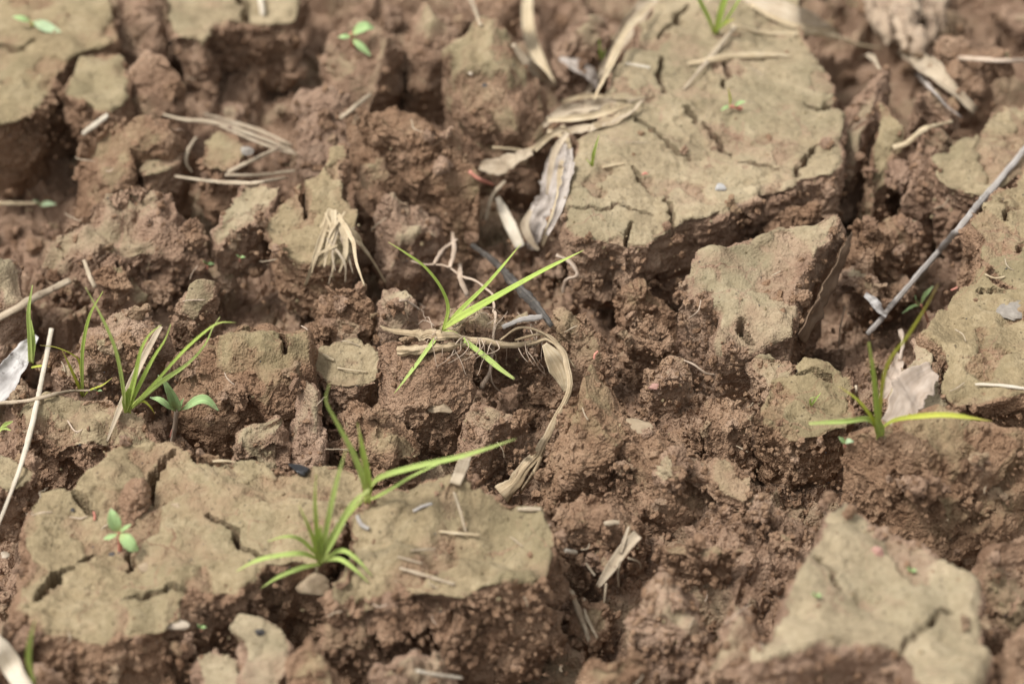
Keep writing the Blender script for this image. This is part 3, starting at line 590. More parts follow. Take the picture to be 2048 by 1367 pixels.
bc('brown clod at the side of the blocky buff stone', [(640, 1215), (690, 1215), (740, 1225), (745, 1280), (690, 1300), (640, 1280)], .018, (0, .3), .03, .3, .008, .05, 1.2, 1, .0009)
bc('clod in front of the pinkish knobbly root stub', [(1880, 110), (1930, 80), (1990, 90), (2000, 150), (1960, 190), (1900, 180)], .024, (0, .3), .03, .35, .010, .05, 1.2, 1, .0012)
bc('dusky brown clod beside the twisted dry leaf', [(925, -30), (1030, -30), (1040, 25), (990, 45), (940, 30)], .026, (0, .3), .03, .35, .010, .1, 1.2, 1, .0012)
bc('brown clod between the upright leaf and the curled husk', [(1095, 30), (1150, 10), (1215, 30), (1225, 80), (1180, 110), (1120, 100)], .026, (0, .3), .03, .35, .010, .2, 1.1, 1, .0012)
bc('low brown clod behind the left tip of the dry stem', [(640, 600), (650, 690), (720, 690), (735, 640), (700, 600)], .010, (0, .3), .02, .35, .008, .1, 1.3, 1, .0009)

# ---- more loose clods between them, shared shapes ----
def ico(sub):
    bm = bmesh.new(); bmesh.ops.create_icosphere(bm, subdivisions=sub, radius=1)
    V = np.array([v.co[:] for v in bm.verts]); F = np.array([[v.index for v in f.verts] for f in bm.faces]); bm.free(); return V, F
ICO5, ICO4, ICO3, ICO1 = ico(5), ico(4), ico(3), ico(1)
def chunk(sub, r, seed, cuts=7, rough=1., crust=0., squash=.75):
    g = np.random.default_rng(seed); V, F = sub; P = V.copy() * np.array([1.1 + .3 * g.random(), .85 + .3 * g.random(), squash + .2 * g.random()])
    first = None
    for k in range(cuts):
        n = g.normal(size=3); 
        if k == 0: n = np.array([.2 * g.normal(), .2 * g.normal(), 1])
        n /= np.linalg.norm(n); d = .45 + .35 * g.random()
        e = np.clip(P @ n - d, 0, None); P = P - e[:, None] * n * .92
        if k == 0: first = (e > .02).astype(float)
    P *= r
    Nn = P / (np.linalg.norm(P, axis=1)[:, None] + 1e-9)
    S = P + seed * .713
    d = rough * (crumb(S, seed) * (1 - .7 * first * crust) + .12 * r * fbm(S, r * .8, 2, seed + 3))
    return P + Nn * d[:, None], F, first * crust
SHAPES = []
for k in range(9):
    V, F, cr = chunk(ICO5, .011, 900 + 31 * k, crust=(0, 0, .8, 0, .6, 0, 0, .9, 0)[k])
    SHAPES.append((np_mesh('loose_clod', V, F, SOIL, {'crust': cr}), V, cr))
SHAPES_CR = {m.name: bool(c.max() > .3) for m, _, c in SHAPES}
def rotm(a, b, c):
    ca, sa, cb, sb, cc, s_ = math.cos(a), math.sin(a), math.cos(b), math.sin(b), math.cos(c), math.sin(c)
    return np.array([[cc, -s_, 0], [s_, cc, 0], [0, 0, 1]]) @ np.array([[cb, 0, sb], [0, 1, 0], [-sb, 0, cb]]) @ np.array([[1, 0, 0], [0, ca, -sa], [0, sa, ca]])
def put_shape(name, shapes, x, y, s, sink, tiltmax=.5):
    me, V, cr = shapes[random.randrange(len(shapes))]
    e = (random.uniform(-tiltmax, tiltmax), random.uniform(-tiltmax, tiltmax), random.uniform(0, 6.28))
    Rm = rotm(*e); W = (V * s) @ Rm.T
    z = float(hat(x, y)); o = link(name, me, (x, y, z - W[:, 2].min() - sink))
    o.rotation_euler = e; o.scale = (s, s, s)
    W = W + np.array(o.location); stamp(W, cr)
    return o
MARKS = [(1400, 260, 'the big cracked slab'), (350, 1080, 'the long slab with the red-stemmed seedling'), (900, 1090, 'the thick slab with short straws'), (1740, 1200, 'the triangular slab'), (1990, 700, 'the smooth slab with the grey stone'),
         (2000, 480, 'the porous slab'), (1960, 310, 'the curved slab'), (1600, 810, 'the round pale plate'), (100, 100, 'the wide slab with the mint seedling'), (460, 20, 'the slab split down its middle'), (490, 430, 'the narrow slanting shard'),
         (630, 430, 'the pointed shard with the straw tuft'), (500, 680, 'the large clod with a pale underside'), (1010, 160, 'the round boulder clod'), (1500, 580, 'the tall tipped clod'), (1180, 810, 'the pyramid clod'),
         (840, 740, 'the clod under the cut stem end'), (250, 440, 'the lumpy brown ridge'), (240, 280, 'the straw bundle'), (840, 270, 'the long diagonal clod'), (1850, 940, 'the brown mound'), (1460, 1250, 'the wedge of brown soil'),
         (530, 1310, 'the tan block'), (1310, 920, 'the broad coarse clod'), (1760, 280, 'the slender pale-sided clod'), (170, 840, 'the crust ledge with the grass clump'), (1225, 1130, 'the frayed straw chip'), (1740, 560, 'the grey twig tip'),
         (1815, 60, 'the knobbly root stub'), (980, 560, 'the charred twig'), (520, 860, 'the chunky clod with a pale face'), (1080, 400, 'the wrinkled grey leaf'), (800, 1340, 'the heaped front clod'), (730, 60, 'the warm brown rounded clod')]
def near(u, v): return min(MARKS, key=lambda m: (m[0] - u) ** 2 + (m[1] - v) ** 2)[2]
n = 0; tries = 0
while n < 95 and tries < 6000:
    tries += 1
    u, v = random.uniform(-40, 2090), random.uniform(-40, 1400)
    s = random.choice((.35, .42, .5, .6, .75))
    t = tsurf(u, v); p = pt(u, v, t)
    i, j = int((p[0] - HX0) / HD), int((p[1] - HY0) / HD)
    if not (12 < i < HNX - 12 and 12 < j < HNY - 12): continue
    rr = int(9 * s)
    if (1040 < u < 1330 and 640 < v < 980) or (1560 < u < 1800 and 930 < v < 1100): continue
    if C[i - rr:i + rr + 1, j - rr:j + rr + 1].max() > .45 or p[2] > .030: continue
    o = put_shape('loose_clod', SHAPES, p[0], p[1], s, .007 * s, .7)
    tag(o, ('small' if s < .45 else 'mid-sized' if s < .7 else 'stout') + (' pale-faced' if SHAPES_CR[o.data.name] else ' plain brown') + ' loose clod next to ' + near(u, v), 'soil clod', 'loose clods in the gaps'); n += 1

# ---- crumbs ----
CR = []
for k in range(8):
    V, F, cr = chunk(ICO4, .0035, 1500 + 31 * k, cuts=16, rough=.6)
    CR.append((np_mesh('soil_crumb', V, F, SOIL, {'crust': cr + (.0, .0, .45, .0)[k % 4]}), V, cr))
n = 0
while n < 260:
    u, v = random.uniform(-20, 2070), random.uniform(200, 1390)
    p = pt(u, v, tsurf(u, v)); i, j = int((p[0] - HX0) / HD), int((p[1] - HY0) / HD)
    if C[i, j] > .4 and random.random() > .06: continue
    o = put_shape('soil_crumb', CR, p[0], p[1], random.uniform(.45, 1.25), .0012, 3)
    tag(o, ('bigger' if o.scale[0] > .85 else 'little') + ' crumb of loose soil near ' + near(u, v), 'soil crumb', 'crumbs scattered over the clods'); n += 1
def grains(name, label, count, r0, r1, mat, want, vr=(-20, 1400), crust=0., ur=(-20, 2070), part_of=None):
    V0, F0 = ICO1; Vs, Fs = [], []; k = 0; g = np.random.default_rng(count)
    while k < count:
        u, v = random.uniform(*ur), random.uniform(*vr)
        p = pt(u, v, tsurf(u, v)); i, j = int((p[0] - HX0) / HD), int((p[1] - HY0) / HD)
        if not (0 <= i < HNX and 0 <= j < HNY): continue
        on = C[i, j] > .5
        if on != want and random.random() > .05: continue
        r = r0 * (r1 / r0) ** (random.random() ** 2)
        W = V0 * (1 + 1.0 * (g.random((len(V0), 1)) - .5)) * np.array([1, .6 + .5 * random.random(), .5 + .4 * random.random()])
        W = (W * r) @ rotm(random.uniform(0, 3), random.uniform(0, 3), random.uniform(0, 6)).T
        Fs.append(F0 + len(V0) * k); Vs.append(W + np.array([p[0], p[1], p[2] - .1 * r])); k += 1
    V = np.concatenate(Vs)
    me = np_mesh(name, V, np.concatenate(Fs), mat, {'crust': np.full(len(V), crust)}, smooth=False)
    tag(link(name, me), label, 'soil', None, 'stuff')
grains('fine_crumbs', 'fine loose grains of brown soil sprinkled everywhere', 4800, .0004, .0020, SOIL, False)
grains('crumb_bed', 'bed of small angular crumbs between the stem clod and the round plate', 1700, .0007, .0025, SOIL, False, (560, 1330), 0., (860, 1640))
grains('crust_grit', 'fine tan grains lying on the pale crust', 1500, .0003, .0010, SOIL, True, crust=1.)
grains('dark_grit', 'tiny dark specks lying on the pale crust', 420, .0002, .0006, DARKST, True)
grains('pale_grit', 'tiny whitish specks lying on the pale crust', 170, .0002, .0006, CREAM, True)

# ------------------------------------------------------------------ swept pieces: stems, straws, leaves
def spline(P, n):
    P = np.asarray(P, float)
    if len(P) == 2: P = np.array([P[0], (P[0] + P[1]) / 2, P[1]])
    E = np.vstack([2 * P[0] - P[1], P, 2 * P[-1] - P[-2]])
    L = np.concatenate([[0], np.cumsum(np.linalg.norm(np.diff(P, axis=0), axis=1))])
    out = []
    for s in np.linspace(0, L[-1], n):
        k = min(len(P) - 2, max(0, np.searchsorted(L, s, 'right') - 1)); t = (s - L[k]) / (L[k + 1] - L[k] + 1e-12)
        a, b, c, d = E[k], E[k + 1], E[k + 2], E[k + 3]
        out.append(.5 * (2 * b + (c - a) * t + (2 * a - 5 * b + 4 * c - d) * t * t + (3 * b - a - 3 * c + d) * t ** 3))
    return np.array(out)
def frames(P, nrm):
    T = np.gradient(P, axis=0); T /= np.linalg.norm(T, axis=1)[:, None] + 1e-12
    N0 = np.asarray(nrm, float); out = []
    for t in T:
        N0 = N0 - t * np.dot(t, N0); N0 /= np.linalg.norm(N0) + 1e-12; out.append(N0.copy())
    Nn = np.array(out); return T, Nn, np.cross(T, Nn)
def lerpw(ws, n):
    return np.interp(np.linspace(0, 1, n), np.linspace(0, 1, len(ws)), ws)
def loops_mesh(name, Ls, mat, ac, seed):
    n, k = Ls.shape[:2]; V = Ls.reshape(-1, 3); F = []
    for i in range(n - 1):
        for j in range(k):
            a, b = i * k + j, i * k + (j + 1) % k; F.append((a, b, b + k, a + k))
    F.append(list(range(k))[::-1]); F.append(list(range((n - 1) * k, n * k)))
    al = np.repeat(np.linspace(0, 1, n), k)
    return np_mesh(name, V, F, mat, {'along': al, 'across': np.tile(ac, n), 'seed': np.full(len(V), seed)})
PX = .0002
def path(pts, r=.0, free=False, base_t=None):
    """(u, v[, lift mm towards the lens]) -> points that rest on what is there, or rise from the first one when free"""
    uv = np.array([p[:2] for p in pts], float); lift = np.array([(p[2] if len(p) > 2 else 0) * .001 for p in pts])
    ts = np.array([tsurf(*q) for q in uv])
    s = np.concatenate([[0], np.cumsum(np.linalg.norm(np.diff(uv, axis=0), axis=1))]); s /= s[-1]
    if free: lin = np.full(len(pts), base_t if base_t is not None else ts[0])
    else: lin = ts[0] * (1 - s) + ts[-1] * s
    if not free:                                          # follow the relief between the given points too
        n = max(len(pts), int(np.linalg.norm(np.diff(uv, axis=0), axis=1).sum() / 11) + 2); q = np.linspace(0, 1, n)
        uv2 = spline(np.c_[uv, np.zeros(len(uv))], n)[:, :2]
        t2 = np.minimum(np.interp(q, s, lin - lift), np.array([tsurf(*a) for a in uv2]) - r)
        k = 2 if n > 8 else 1; pad = np.pad(t2, k, mode='edge')
        m = np.min([pad[i:i + n] for i in range(2 * k + 1)], 0); pad = np.pad(m, k, mode='edge')
        t2 = np.mean([pad[i:i + n] for i in range(2 * k + 1)], 0)
        return np.array([pt(u, v, a) for (u, v), a in zip(uv2, t2)])
    t = np.minimum(lin - lift, np.where(s > .02, ts - r - .0008, 9))
    return np.array([pt(u, v, k) for (u, v), k in zip(uv, t)])
def tube_mesh(name, P3, ws, mat, n=40, k=10, knob=.12, flat=1., seed=None, nrm=(0, -.68, .73), wob=.0, ridge=.0):
    seed = seed if seed is not None else random.uniform(0, 50)
    P = spline(P3, n)
    if wob: P = P + wob * np.stack([perlin(P + seed, .01, 3), perlin(P + seed, .01, 4), perlin(P + seed, .01, 5)], 1)
    T, Nn, B = frames(P, nrm); W = lerpw(ws, n) * PX
    a = np.linspace(0, 2 * math.pi, k, endpoint=False)
    Ls = P[:, None] + W[:, None, None] * (np.cos(a)[None, :, None] * B[:, None] + flat * np.sin(a)[None, :, None] * Nn[:, None])
    V = Ls.reshape(-1, 3); dirs = (Ls - P[:, None]).reshape(-1, 3); Ww = np.repeat(W, k)
    q = knob * (perlin(V + seed, .004, 11) + .6 * perlin(V + seed, .0015, 12))
    rb = np.c_[np.tile(np.cos(a), n) * 1.6, np.tile(np.sin(a), n) * 1.6, np.repeat(np.linspace(0, 1, n), k) * 2.5 + seed]
    q = q + ridge * (perlin(rb, .55, 13) + .7 * perlin(rb, .3, 14))
    return loops_mesh(name, (V + dirs * (2 * q)[:, None]).reshape(n, k, 3), mat, np.abs(a / math.pi - 1), seed)
def ribbon_mesh(name, P3, ws, mat, n=36, k=9, th=1.2, curl=.3, fold=0., wrinkle=.0, twist=0., nrm=(0, -.68, .73), seed=None, ragged=0., bend=None):
    seed = seed if seed is not None else random.uniform(0, 50)
    P = spline(P3, n); T, Nn, B = frames(P, nrm); W = lerpw(ws, n) * PX
    tw = np.linspace(0, twist, n)[:, None]
    Nn, B = np.cos(tw) * Nn + np.sin(tw) * B, np.cos(tw) * B - np.sin(tw) * Nn
    a = np.linspace(-1, 1, k); c = max(curl, 1e-3)
    lat = np.sin(a * c) / c; hei = (1 - np.cos(a * c)) / c + fold * np.abs(a)
    Wl = np.repeat(W[:, None], k, 1)
    if ragged:
        q = np.c_[np.linspace(0, np.ptp(P, axis=0).max(), n), np.full(n, seed), np.zeros(n)]
        e0 = 1 + ragged * fbm(q, .006, 3, 5); e1 = 1 + ragged * fbm(q, .006, 3, 6)
        Wl = W[:, None] * np.where(a[None] < 0, e0[:, None], e1[:, None])
    mid = P[:, None] + (Wl * lat[None])[:, :, None] * B[:, None] + (Wl * hei[None])[:, :, None] * Nn[:, None]
    if wrinkle:
        q = (mid + seed).reshape(-1, 3); d = wrinkle * PX * (fbm(q, .009, 3, 21) * 1.5)
        mid = mid + d.reshape(n, k)[:, :, None] * Nn[:, None]
    t = th * PX * .5 * np.sqrt(np.clip(1 - .8 * a * a, 0, 1))[None, :, None] * Nn[:, None] * np.clip(W / (W.max() + 1e-9) + .25, .25, 1)[:, None, None]
    Ls = np.concatenate([mid + t, (mid - t)[:, ::-1]], 1)
    return loops_mesh(name, Ls, mat, np.concatenate([a, a[::-1]]), seed)
def rebase(me, o):
    V = np.empty(len(me.vertices) * 3, np.float32); me.vertices.foreach_get('co', V); V = V.reshape(-1, 3)
    b = np.array([V[:, 0].mean(), V[:, 1].mean(), V[:, 2].min()]); me.vertices.foreach_set('co', (V - b).ravel()); me.update(); o.location = b
    stamp(V.astype(np.float64))
def stick(name, label, cat, pts, ws, mat, lift=.0, group=None, **k):
    k.setdefault('flat', .6); k.setdefault('ridge', .16); ws = [x * .85 for x in ws]
    P = path(pts, max(ws) * PX * .3); me = tube_mesh(name, P, ws, mat, **k); o = link(name, me); rebase(me, o); return tag(o, label, cat, group)
def strip(name, label, cat, pts, ws, mat, group=None, **k):
    P = path(pts, .0008); me = ribbon_mesh(name, P, ws, mat, **k); o = link(name, me); rebase(me, o); return tag(o, label, cat, group)

# ---- central dry stem (a thing of several parts) ----
st = empty('dried_stem', pt(1000, 700, tsurf(1000, 700)))
def part(me, parent, name):
    o = link(name, me); o.parent = parent
    o.matrix_parent_inverse = parent.matrix_world.inverted() if False else o.matrix_parent_inverse
    o.location = -np.array(parent.location); return o
tag(st, 'bent dry plant stem lying across the clods under the star-shaped grass', 'dry stem')
Pm = path([(765, 655, 4), (800, 664, 4), (850, 668, 5), (905, 672, 6), (1000, 688, 6), (1060, 684, 6), (1096, 676, 7), (1122, 702, 6), (1140, 755, 5), (1128, 805, 5), (1100, 862, 5), (1060, 928, 4), (1003, 990, 1)], .003)
part(tube_mesh('stalk', Pm, [2, 6, 9, 11, 10, 9, 9, 8, 7, 6, 5, 5, 6, 8, 11, 16], STEM, n=170, k=32, knob=.16, flat=.36, wob=.0012, ridge=.34), st, 'stalk')
Pf = path([(1096, 690, 8), (1112, 715, 8), (1128, 745, 8), (1138, 785, 7)], .003)
part(ribbon_mesh('sheath', Pf + np.array([-.0015, 0, .0005]), [6, 18, 24, 14, 3], STRAW, n=40, k=11, th=2.5, curl=.7, wrinkle=4), st, 'sheath')
part(tube_mesh('broken_end', path([(795, 703, 2), (830, 700, 3), (880, 694, 4), (930, 690, 4)], .002), [7, 8, 7, 4], STEM, n=50, k=24, knob=.2, ridge=.3), st, 'broken_end')
for q, ww in (([(1000, 680, 8), (1040, 655, 9), (1090, 668, 9), (1130, 708, 9), (1150, 735, 7)], [2, 2.5, 2.5, 1.5]), ([(1030, 680, 8), (1080, 668, 10), (1110, 680, 10), (1140, 725, 8)], [2.5, 3, 2]),
              ([(1010, 985, 3), (1040, 945, 5), (1075, 900, 6), (1105, 840, 7)], [4, 4, 3]), ([(1040, 985, 2), (1070, 940, 4), (1095, 885, 5)], [3, 4, 2]), ([(760, 652, 5), (790, 660, 6), (840, 662, 7)], [2, 3, 2])):
    part(tube_mesh('fibre', path(q, .001), ww, STEM, n=26, k=6), st, 'fibre')
for i in range(26):
    u0 = random.uniform(850, 1090); v0 = 672 + (u0 - 850) * .05; dn = random.choice((1, 1, 1, -1))
    q = [(u0, v0, 5), (u0 + random.uniform(-15, 15), v0 + dn * random.uniform(15, 30), 6), (u0 + random.uniform(-40, 40), v0 + dn * random.uniform(30, 75), 3)]
    part(tube_mesh('rootlet', path(q, .0004), [1.3, .9, .5], ROOT, n=18, k=5, wob=.003), st, 'rootlet')

# ---- sticks ----
stick('twig', 'straight grey twig slanting down over the hollow', 'twig', [(2075, 270, 4), (1905, 470, 14), (1735, 668, 8)], [7, 7.5, 8, 7.5, 8, 7.5, 7], TWIG, n=110, k=20, knob=.14, wob=.0006, ridge=.15)
stick('twig', 'charred black twig leaning behind the star-shaped grass', 'twig', [(943, 490, 4), (985, 520, 6), (1040, 578, 8), (1080, 620, 6), (1104, 652, 2)], [7, 7, 8, 11, 13, 12, 6], BURNT, n=60, k=12, knob=.22)
stick('twig', 'short dull twig lying behind the charred twig', 'twig', [(1005, 655, 2), (1040, 640, 2), (1085, 633, 1)], [5, 8, 6], TWIG, n=24, knob=.25)
stick('root', 'thin pale root arching over the dry stem', 'root', [(822, 520, 3), (880, 532, 6), (950, 562, 12), (982, 588, 16), (988, 640, 16), (985, 700, 12), (975, 745, 8), (965, 776, 3)], [2, 2.5, 3, 3, 3.5, 4, 5, 7], ROOT, n=70, k=8, knob=.2, wob=.0015)
stick('root', 'curly whitish root tip left of the star-shaped grass', 'root', [(800, 606, 2), (818, 606, 4), (830, 615, 4), (840, 622, 2)], [2, 4, 4, 3], ROOT, n=26, k=8, knob=.3, wob=.002)
stick('root', 'forked dull root standing in the shade behind the grass', 'root', [(905, 465, 2), (908, 500, 2), (900, 535, 1)], [5, 6, 5], ROOT, n=20, knob=.2)
stick('root', 'dull brown root curving up from the shaded gap', 'root', [(868, 528, 2), (885, 500, 3), (915, 478, 3)], [4, 5, 3], ROOT, n=20, knob=.2)
stick('root', 'pale root stub behind the longest grass blade', 'root', [(920, 528, 3), (922, 560, 3), (935, 592, 1)], [4, 6, 6], ROOT, n=20, knob=.2)
stick('root', 'hooked pale root below the big slab lip', 'root', [(1112, 510, 1), (1140, 524, 4), (1155, 550, 4), (1132, 560, 3), (1126, 585, 1)], [4, 5, 5, 5, 4], ROOT, n=36, knob=.2)
stick('root', 'white rootlet curving over crumbs', 'root', [(1368, 720, 1), (1390, 730, 3), (1412, 746, 3), (1430, 748, 1)], [2, 2.5, 3, 2], ROOT, n=26, k=7)
stick('root', 'fine rootlet hanging from the tipped clod', 'root', [(1402, 600, 1), (1396, 622, 3), (1378, 637, 2)], [1.5, 2, 2.5], ROOT, n=20, k=6)
stick('root', 'thin root crossing under the dry stem into the gap', 'root', [(980, 735, 2), (985, 765, 2), (1000, 782, 2), (1015, 786, 1)], [2, 2, 1.5], ROOT, n=20, k=6)
stick('root', 'faint thread-like root in the hollow', 'root', [(1690, 612, 1), (1680, 660, 2), (1678, 705, 1)], [1.5, 2, 2], ROOT, n=20, k=6)
stick('root', 'tiny looping rootlet on the crust ledge', 'root', [(135, 840, 1), (150, 862, 2), (165, 858, 2), (150, 868, 1)], [1.5, 2, 1.5], ROOT, n=22, k=6)
stick('twig', 'dry twig with small side shoots above the grey dead leaf', 'twig', [(985, 295, 4), (1020, 298, 6), (1055, 302, 7), (1090, 280, 8), (1130, 252, 6)], [4, 4, 6, 6, 6], STRAW, n=50, knob=.2)
stick('straw', 'stiff straw slanting across the broad pale straw', 'straw', [(1366, 180, 1), (1415, 122, 2), (1472, 52, 1)], [3, 6, 7, 6], HUSK, n=30)
stick('straw', 'broad pale straw across the big slab', 'straw', [(1375, 128, 1), (1450, 115, 2), (1535, 110, 2), (1585, 112, 1)], [4, 9, 9, 3], STRAW, n=30, flat=.5)
stick('straw', 'crooked thin straw running off the big slab', 'straw', [(1462, 50, 1), (1530, 66, 3), (1600, 68, 4), (1665, 72, 5), (1720, 90, 5), (1765, 95, 2)], [4, 6, 5, 7, 6, 3], STRAW, n=50, knob=.2)
strip('husk', 'wide flat straw beside the bright grass shoots', 'dry leaf', [(1470, -20, 1), (1540, 15, 2), (1600, 40, 3), (1670, 60, 2)], [24, 30, 26, 10], HUSK, k=9, wrinkle=5)
stick('straw', 'straight straw piece right of the knobbly root stub', 'straw', [(1918, 116, 3), (1985, 120, 5), (2075, 122, 3)], [7, 8, 8], ROOT, n=24)
stick('straw', 'bent pale straw beside the curved slab', 'straw', [(1786, 296, 2), (1815, 285, 4), (1850, 258, 5), (1905, 243, 2)], [7, 8, 4, 4], STRAW, n=36)
stick('straw', 'long pale straw leaning up from the crust ledge', 'straw', [(103, 657, 40), (75, 800, 24), (45, 920, 10), (0, 1040, 1), (-20, 1080, 0)], [6, 6, 6.5, 7, 5, 4], STRAW_W, n=60, knob=.1)
stick('straw', 'grey straw lying beside the green shoots', 'straw', [(-30, 652, 3), (40, 612, 4), (90, 585, 4), (140, 560, 2)], [10, 10, 9, 8], HUSK, n=30)
strip('straw', 'pinkish flat straw blade rising through the grass clump', 'straw', [(322, 652, 30), (285, 720, 22), (245, 805, 12), (214, 882, 2)], [5, 7, 8, 6, 2], HUSK, k=7, th=2, curl=.8)
stick('straw', 'thin brown straw along the crust ledge', 'straw', [(-10, 806, 1), (60, 800, 2), (130, 783, 2), (190, 780, 1)], [4, 5, 4], HUSK, n=24)
stick('straw', 'small straw stuck in the brown ridge', 'straw', [(168, 520, 2), (178, 548, 3), (190, 575, 1)], [4, 6, 5], HUSK, n=16)
stick('straw', 'thick straw lying along the shaded gap', 'straw', [(-20, 406, 2), (30, 407, 2), (75, 407, 1)], [6, 6, 4], STRAW, n=16)
# straw bundle on the left
for lab, q, ww in (('pale straw on top of the bundle, bent at its tip', [(326, 229, 4), (372, 240, 8), (430, 246, 9), (520, 275, 8), (590, 305, 3)], [3, 6, 7, 6, 4]),
                   ('greyish straw beneath the bundle top', [(408, 228, 3), (450, 240, 6), (520, 262, 6), (585, 292, 2)], [3, 5, 5, 4]),
                   ('thin straw alongside the bundle', [(440, 252, 3), (500, 278, 5), (560, 300, 4), (595, 308, 1)], [3, 4, 4, 3]),
                   ('straw crossing under the bundle at an angle', [(455, 345, 2), (510, 318, 4), (560, 295, 3)], [5, 6, 5]),
                   ('long flat straw below the bundle', [(350, 352, 2), (420, 362, 3), (500, 366, 3), (575, 355, 1)], [4, 6, 6, 4]),
                   ('short straw parallel to the long flat one', [(450, 350, 2), (520, 350, 3), (590, 342, 1)], [4, 5, 4]),
                   ('curved straw hooked round the crust lump', [(392, 275, 2), (376, 300, 4), (372, 325, 3), (385, 345, 1)], [4, 5, 5, 3])):
    stick('straw', lab, 'straw', q, ww, HUSK, n=34)
stick('straw', 'lone grey straw stub across the crumbly clod', 'straw', [(680, 237, 3), (712, 212, 5), (742, 188, 2)], [6, 6, 5], HUSK, n=16)
# frayed tuft
tf = empty('straw_tuft', pt(665, 420, tsurf(665, 420)))
tag(tf, 'frayed tuft of pale straw splayed over the pointed shard', 'straw tuft')
for q, ww in (([(662, 418, 6), (645, 470, 8), (625, 530, 6), (609, 572, 2)], [7, 8, 7, 3]), ([(668, 420, 6), (668, 450, 8), (655, 500, 7), (648, 535, 3)], [8, 9, 7, 2]), ([(672, 425, 6), (688, 470, 8), (690, 510, 7), (678, 545, 3)], [8, 10, 7, 3]),
              ([(676, 430, 6), (705, 480, 9), (715, 530, 7), (730, 572, 2)], [6, 7, 5, 2]), ([(680, 432, 6), (715, 478, 9), (745, 520, 7), (772, 566, 2)], [4, 4, 3, 2]), ([(658, 420, 6), (650, 440, 7), (640, 455, 4)], [6, 7, 3]), ([(690, 455, 6), (712, 470, 8), (724, 490, 4)], [6, 8, 3])):
    part(ribbon_mesh('strand', path(q, .001), [x * .8 for x in ww], STRAW, n=30, k=7, th=2, curl=.8, wrinkle=2, ragged=.5, twist=random.uniform(-.8, .8)), tf, 'strand')
for i in range(8):
    u1 = random.uniform(612, 770); v1 = 575 - abs(u1 - 680) * .1 - random.uniform(0, 60); a = random.uniform(.45, .75)
    q = [(672 + random.uniform(-22, 26), 440 + random.uniform(-20, 50), 6), (665 + (u1 - 665) * a + random.uniform(-8, 8), 424 + (v1 - 424) * a, 9), (u1, v1, 3)]
    part(ribbon_mesh('strand', path(q, .001), [2.5, 3, 2.5, 1], STRAW if i % 2 else HUSK, n=24, k=5, th=1.2, curl=.8, twist=random.uniform(-1, 1)), tf, 'strand')
# ---- dry leaves along the big slab ----
strip('dry_leaf', 'pale twisted dry leaf standing over the round boulder', 'dry leaf', [(1058, -30, 16), (1056, 40, 14), (1068, 95, 10), (1090, 135, 6), (1112, 170, 2)], [10, 14, 16, 18, 14, 3], STRAW, k=9, curl=.7, twist=.8, wrinkle=4)
strip('dry_leaf', 'narrow dry leaf tip lying against the round boulder', 'dry leaf', [(1025, 88, 3), (1048, 118, 5), (1075, 145, 5), (1112, 172, 2)], [5, 14, 12, 3], HUSK, k=9, curl=.6, wrinkle=3)
strip('dry_leaf', 'long folded husk running down the left edge of the big slab', 'dry leaf', [(1345, -30, 4), (1290, 15, 7), (1250, 65, 8), (1225, 110, 7), (1190, 160, 5), (1165, 200, 2)], [20, 26, 24, 16, 12, 4], HUSK, k=11, curl=1.1, wrinkle=6, ragged=.4)
strip('dry_leaf', 'knobbly pale husk piece in the gap under the folded husk', 'dry leaf', [(1120, 118, 3), (1150, 130, 6), (1180, 150, 6), (1195, 180, 2)], [8, 18, 20, 6], GREYLEAF, k=11, curl=1.3, wrinkle=9, ragged=.5)
strip('dry_leaf', 'broad veined husk with a dark pointed tip on the slab edge', 'dry leaf', [(1085, 252, 4), (1130, 222, 8), (1190, 208, 8), (1245, 200, 6), (1295, 192, 2)], [6, 14, 15, 10, 2], HUSK, k=13, curl=.8, wrinkle=8, ragged=.5, twist=.5)
strip('dry_leaf', 'lower veined husk tapering to a rusty tip', 'dry leaf', [(1130, 262, 4), (1180, 258, 9), (1225, 245, 8), (1262, 222, 6), (1288, 200, 3)], [5, 15, 14, 8, 2], HUSK, k=13, curl=.8, wrinkle=8, ragged=.5, twist=-.5)
strip('straw', 'flat pale straw bending down beside the wrinkled grey leaf', 'straw', [(1095, 262, 5), (1128, 275, 8), (1138, 290, 9), (1122, 345, 8), (1118, 400, 6), (1085, 492, 2)], [4, 9, 8, 8, 7, 4], STRAW, k=7, th=2, curl=.7)
strip('dry_leaf', 'wrinkled grey leaf with torn holes beneath the slab edge', 'dry leaf', [(1125, 290, 4), (1108, 345, 7), (1092, 400, 7), (1072, 450, 6), (1062, 500, 2)], [12, 30, 32, 26, 10], GREYLEAF, n=60, k=17, curl=.8, wrinkle=14, ragged=.7)
strip('dry_leaf', 'second grey leaf fold hugging the slab side', 'dry leaf', [(1140, 300, 3), (1135, 350, 5), (1118, 420, 5), (1095, 470, 2)], [5, 14, 14, 5], GREYLEAF, n=50, k=11, curl=1.2, wrinkle=9, ragged=.5)
